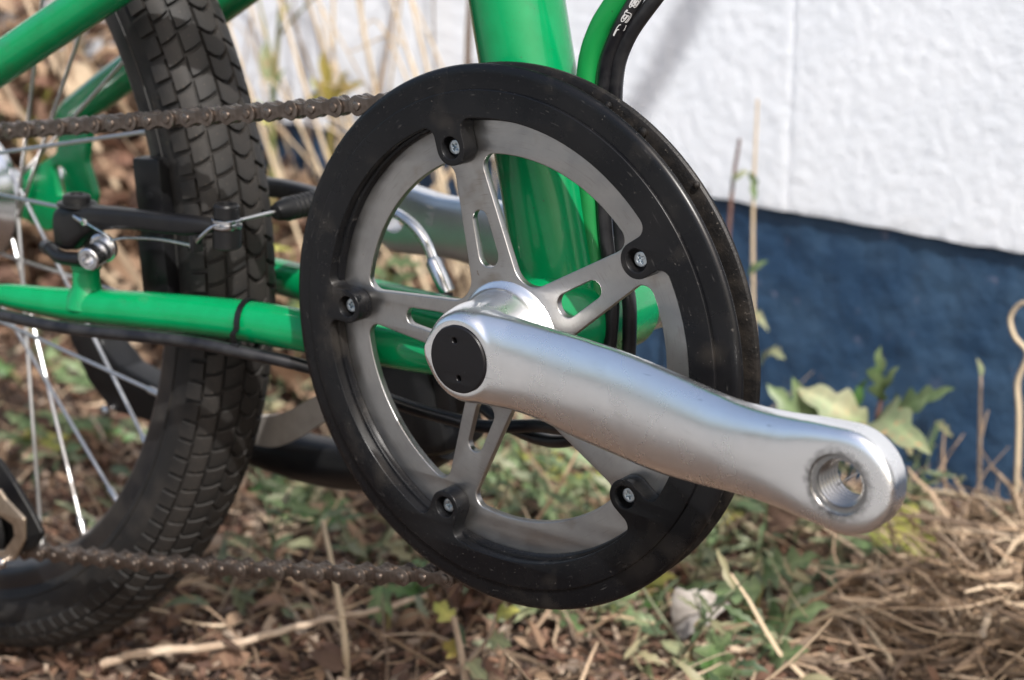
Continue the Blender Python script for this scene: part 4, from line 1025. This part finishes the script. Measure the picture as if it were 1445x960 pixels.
# thin green-stemmed weed right of the tyre top
b = onwall(388, 420, .09); b[2] = ZG; 
weed('tall_weed', 'tall yellow-green weed stem rising beside the top of the tyre', 'weed', b, [([b, onwall(384, 210, .09), onwall(392, 60, .09), onwall(402, -40, .09)], .0032), ([onwall(388, 110, .09), onwall(374, 40, .09), onwall(360, -20, .09)], .0018), ([onwall(394, 50, .09), onwall(430, 10, .09), onwall(462, -20, .09)], .0014)],
     [(onwall(384, 120, .09), onwall(372, 60, .09), .012, 0, 'leafpale', dict(up=FACE)), (onwall(392, 40, .09), onwall(412, 4, .09), .010, 0, 'leafyellow', dict(up=FACE)), (onwall(384, 150, .09), onwall(404, 96, .09), .013, 2, 'leaf', dict(up=FACE)), (onwall(383, 180, .09), onwall(362, 140, .09), .012, 2, 'leafyellow', dict(up=FACE))])
b = onwall(470, 400, .08); b[2] = ZG
weed('mossy_weed', 'olive-brown spiky weed just above the upper chain run near the guard', 'weed', b, [([b, onwall(466, 240, .08), onwall(468, 150, .08)], .003)],
     [(onwall(470, 150, .08), onwall(456, 70, .08), .018, 2, 'moss', dict(up=FACE)), (onwall(465, 145, .08), onwall(515, 118, .08), .020, 3, 'moss', dict(up=FACE)), (onwall(470, 145, .08), onwall(432, 138, .08), .018, 2, 'moss', dict(up=FACE)), (onwall(475, 140, .08), onwall(492, 100, .08), .014, 2, 'moss', dict(up=FACE)), (onwall(470, 150, .08), onwall(440, 108, .08), .014, 2, 'leafyellow', dict(up=FACE))], smat='moss')
b = onwall(72, 420, .10); b[2] = ZG
weed('broad_leaved_weed', 'broad pale yellow-green leaves behind the wheel hub, above the upper chain', 'weed', b, [([b, onwall(72, 260, .10), onwall(72, 200, .10)], .006)],
     [(onwall(74, 250, .10), onwall(56, 90, .10), .055, 0, 'leafyellow', dict(up=FACE, bend=.05, fold=.2)), (onwall(80, 230, .10), onwall(96, 110, .12), .03, 0, 'leafpale', dict(up=FACE)), (onwall(70, 240, .10), onwall(20, 180, .12), .03, 2, 'moss', dict(up=FACE))], smat='leafyellow')

# many small weeds scattered in the litter
AREAS = {
 'in the upper left chainring opening': [(575, 395, .40), (545, 370, .42)],
 'between the tyre and the guard': [(412, 350, .40), (440, 560, .42), (400, 520, .45)],
 'between the wheel spokes on the soil': [(60, 640, .22), (95, 690, .20), (120, 650, .25), (140, 720, .24), (60, 735, .2), (20, 600, .3), (130, 600, .33), (70, 600, .34)],
 'under the folded kickstand': [(430, 700, .25), (405, 730, .25), (455, 745, .22), (395, 690, .3), (480, 690, .3)],
 'in the lower chainring opening': [(740, 640, .36), (790, 665, .36), (720, 690, .34), (820, 690, .36), (770, 700, .33), (690, 655, .38), (850, 655, .38)],
 'high in the leaf bank above the chain': [(20, 120, .62), (30, 30, .6), (110, 20, .6)],
 'in the litter under the guard': [(900, 880, .26), (860, 905, .22), (590, 880, .17), (780, 905, .20)],
 'in the litter below the crank arm': [(1010, 770, .36), (990, 740, .38), (1050, 760, .40), (1200, 720, .44)]}
HUE = {'leaf': 'fresh green', 'leafdark': 'dark green', 'leafpale': 'pale green', 'leafyellow': 'yellowing'}
for area, L_ in AREAS.items():
    L_ = sorted(L_)
    for q_, (px, py, y) in enumerate(L_):
        top = at(px, py, y); b = np.array([top[0] + rng.normal(0, .01), top[1] + .01, ZG])
        main = ['leaf', 'leafdark', 'leafpale', 'leaf', 'leafyellow'][int(rng.integers(0, 5))]
        if top[2] < ZG + .02: top[2] = ZG + .02
        lv = []
        for k in range(int(rng.integers(5, 9))):
            a = rng.uniform(0, 2 * PI); L = rng.uniform(.020, .044); tz = rng.uniform(.35, 1.0); o_ = b + (top - b) * tz
            lv.append((o_, o_ + np.array([math.cos(a) * L, math.sin(a) * L * .8 - .008, rng.uniform(-.006, .018)]), rng.uniform(.008, .016), int(rng.integers(2, 5)), main if k % 3 else 'leaf', dict(up=FACE, bend=.2, depth=.55)))
        pos = 'leftmost' if q_ == 0 else 'rightmost' if q_ == len(L_) - 1 else ['second', 'third', 'fourth', 'fifth', 'sixth', 'seventh'][q_ - 1] + ' from the left'
        lab = f'{HUE[main]} weed {area}, {pos}' if 'opening' in area or 'between' in area else f'small {HUE[main]} weed {area}, {pos}'.replace(' from the left', '')
        weed('small_weed', lab, 'weed', b, [([b, (b + top) / 2 + np.array([.004, 0, 0]), top], .0015)], lv, group='small weeds among the litter')

# low green cover: countless small leaves
mb = MB()
for (cx, cy, sx, sy, n_) in ((-.36, .22, .16, .08, 60), (-.20, .33, .12, .07, 80), (-.11, .28, .08, .06, 36), (-.06, .40, .06, .05, 24), (-.70, .35, .25, .10, 90), (-.27, .15, .12, .04, 30)):
    for k in range(n_):
        x = rng.normal(cx, sx); y = min(max(rng.normal(cy, sy), .06), W0[1] + WE[1] * (x - W0[0]) / WE[0] - .02)
        if x > .02: continue
        a = rng.uniform(0, 6.28); L = rng.uniform(.010, .030); p_ = Vector((x, y, ZG + gh(x, y) + rng.uniform(.004, .035)))
        leaf_mb(mb, p_, p_ + Vector((math.cos(a) * L, math.sin(a) * L, rng.normal(.1, .35) * L)), L * rng.uniform(.22, .5), int(rng.integers(0, 4)), depth=.5, bend=rng.normal(.15, .2), up=(rng.normal(0, .3), -.5, .8), n=7)
for k in range(95):
    u_ = rng.random()
    if k < 72: x, y = rng.uniform(-.32, -.03), rng.uniform(.17, .46)
    elif k < 92: x, y = rng.uniform(-.55, -.30), rng.uniform(.10, .40)
    else: x, y = rng.uniform(-.9, -.5), rng.uniform(.2, .5)
    b = Vector((x, y, ZG + gh(x, y))); h_ = rng.uniform(.025, .085); tip = b + Vector((rng.normal(0, .022), rng.normal(-.01, .018), h_)); md = b.lerp(tip, .5) + Vector((rng.normal(0, .006), rng.normal(0, .006), 0))
    mb.tube(spline([b, md, tip], 4), list(np.linspace(.0011, .0005, 9)), 5)
    for q_ in range(int(rng.integers(4, 9))):
        t_ = rng.uniform(.25, 1); o_ = b.lerp(md, t_ * 2) if t_ < .5 else md.lerp(tip, t_ * 2 - 1); a = rng.uniform(0, 6.28); L = rng.uniform(.010, .026)
        leaf_mb(mb, o_, o_ + Vector((math.cos(a) * L, math.sin(a) * L * .8, rng.normal(.15, .4) * L)), L * rng.uniform(.22, .42), int(rng.integers(2, 5)), depth=.62, bend=rng.normal(.15, .2), up=(rng.normal(0, .3), -.5, .8), n=16)
M['cover'] = mat('green_cover', island=[(.035, .060, .025), (.07, .105, .045), (.19, .20, .12), (.045, .075, .03), (.26, .23, .13), (.10, .125, .065)], rough=.55, trans=.2)
o = mb.obj('ground_cover', M['cover'], angle=80, fix=False); tag(o, 'thin low green weeds creeping through the dead litter', 'ground cover', kind='stuff')

# litter: chips, dead leaves, straw (nobody could count these)
def chip(mb, c, L, W_, T, seed):
    R = Euler((rng.normal(0, .45), rng.normal(0, .45), rng.uniform(0, 6.28))).to_matrix()
    k = [rng.uniform(.6, 1.2) for _ in range(4)]
    V = [Vector(p) for p in ((-L * k[0], -W_, 0), (L * k[1], -W_ * k[2], 0), (L, W_ * k[3], T * .8), (-L * .8, W_, T * .5))]
    V += [v + Vector((0, 0, T)) for v in V]
    V = [R @ v + Vector(c) for v in V]
    mb.add(V, [(3, 2, 1, 0), (4, 5, 6, 7), (0, 1, 5, 4), (1, 2, 6, 5), (2, 3, 7, 6), (3, 0, 4, 7)])
def wall_y(x): s = (x - W0[0]) / WE[0]; return W0[1] + WE[1] * s
mb = MB()
for k in range(30000):
    x = rng.uniform(-1.5, .22) if k % 3 else rng.uniform(-.6, .2); y = rng.uniform(-.16, wall_y(x) - .01); s = rng.uniform(.4, 1.0) ** 2
    chip(mb, (x, y, ZG + gh(x, y) + rng.uniform(-.003, .007)), .0068 * s, .0030 * s, .0012, k)
o = mb.obj('bark_litter', M['chips'], smooth=False, fix=False); tag(o, 'brown bark and leaf crumbs covering the soil', 'litter', kind='stuff')
mb = MB()
def dleaf(x, y, z, s):
    a = rng.uniform(0, 6.28); el = rng.normal(0, .5); d = Vector((math.cos(a) * math.cos(el), math.sin(a) * math.cos(el), math.sin(el))) * s
    p = Vector((x, y, z)); leaf_mb(mb, p, p + d, s * rng.uniform(.35, .65), int(rng.integers(0, 3)), depth=.3, bend=rng.normal(.2, .3), fold=rng.normal(.3, .3), up=(rng.normal(0, .5), rng.normal(-.3, .5), 1), n=6, twist=rng.normal(0, 1.2))
for k in range(1700):
    x = rng.uniform(-1.4, .2); y = rng.uniform(0.02, wall_y(x) - .02); dleaf(x, y, ZG + gh(x, y) + rng.uniform(0, .014), rng.uniform(.009, .026))
for k in range(2600):    # banked up along the wall behind the wheel
    x = -.45 - 1.15 * rng.random() ** .8; f = rng.random(); top_ = float(np.interp(x, [-1.6, -1.15, -.95, -.75, -.55, -.42], [.40, .32, .23, .15, .09, .02]))
    z = ZG + top_ * rng.random() ** 1.5; y = wall_y(x) - .02 - rng.random() ** 1.3 * (.20 - .25 * (z - ZG)); dleaf(x, y, z, rng.uniform(.022, .055))
o = mb.obj('dead_leaves', M['deadleaf'], angle=80, fix=False); tag(o, 'brown and tan dead leaves banked along the wall and scattered over the soil', 'litter', kind='stuff')
mb = MB()
def straw(p, a, el, L, r, curl):
    pts = []; c = Vector(p)
    for i in range(6):
        pts.append(c.copy()); c = c + Vector((math.cos(a) * math.cos(el), math.sin(a) * math.cos(el), math.sin(el))) * (L / 5); a += rng.normal(0, curl); el += rng.normal(0, curl * .6)
        if c.z < ZG + .002: c.z = ZG + .002; el = abs(el) * .3
    wv = Vector((rng.normal(0, 1), rng.normal(0, 1), rng.normal(0, .6))).normalized(); V = []
    for i, p_ in enumerate(pts):
        T = (pts[min(5, i + 1)] - pts[max(0, i - 1)]).normalized(); b = T.cross(wv); b = b.normalized() if b.length > 1e-4 else T.orthogonal().normalized(); n_ = T.cross(b)
        k_ = r * (1.35, 1.45, 1.4, 1.25, 1.0, .55)[i]
        V += [p_ + b * k_, p_ + n_ * k_ * .38, p_ - b * k_, p_ - n_ * k_ * .38]
    mb.add(V, [(i * 4 + k, i * 4 + (k + 1) % 4, (i + 1) * 4 + (k + 1) % 4, (i + 1) * 4 + k) for i in range(5) for k in range(4)] + [(3, 2, 1, 0), (20, 21, 22, 23)])
for k in range(700):
    x = rng.uniform(-1.3, .25); y = rng.uniform(-.1, wall_y(x) - .02); straw((x, y, ZG + gh(x, y) + rng.uniform(.002, .012)), rng.uniform(0, 6.28), rng.normal(.05, .15), rng.uniform(.03, .09), rng.uniform(.0005, .0011), .25)
for k in range(3600):    # tangle at the right
    u = rng.normal(0, 1); x = .072 + .052 * u; y = .375 + .068 * rng.normal(0, 1)
    if y > wall_y(x) - .015: y = wall_y(x) - .02
    hgt = .050 * math.exp(-((x - .06) / .10) ** 2 - ((y - .38) / .11) ** 2)
    straw((x, y, ZG + hgt * rng.random() + .003), rng.uniform(0, 6.28), rng.normal(.03, .28), rng.uniform(.02, .085), rng.uniform(.0003, .0007) + .0010 * rng.random() ** 4, rng.choice([.08, .18, .35]))
for k in range(420):     # thin dry stems caught among the weeds
    x = rng.uniform(-.45, .02); y = rng.uniform(.05, wall_y(x) - .03); straw((x, y, ZG + gh(x, y)), rng.uniform(0, 6.28), rng.uniform(.0, 1.0), rng.uniform(.03, .11), rng.uniform(.0004, .0009), .16)
o = mb.obj('straw_litter', M['straw'], angle=80, fix=False); tag(o, 'tangle of tan straw and rootlets strewn on the soil, heaped up at the right', 'litter', kind='stuff')
mb = MB()
for k in range(120):     # dead stems leaning in the bank behind the wheel
    x = -.50 - 1.0 * rng.random(); y = wall_y(x) - rng.uniform(.02, .16); straw((x, y, ZG), rng.uniform(0, 6.28), rng.uniform(.7, 1.5), rng.uniform(.12, .46), rng.uniform(.0012, .0032), .14)
o = mb.obj('dead_stems', M['straw'], angle=80, fix=False); tag(o, 'dead stems standing in the leaf bank behind the rear wheel', 'litter', kind='stuff')
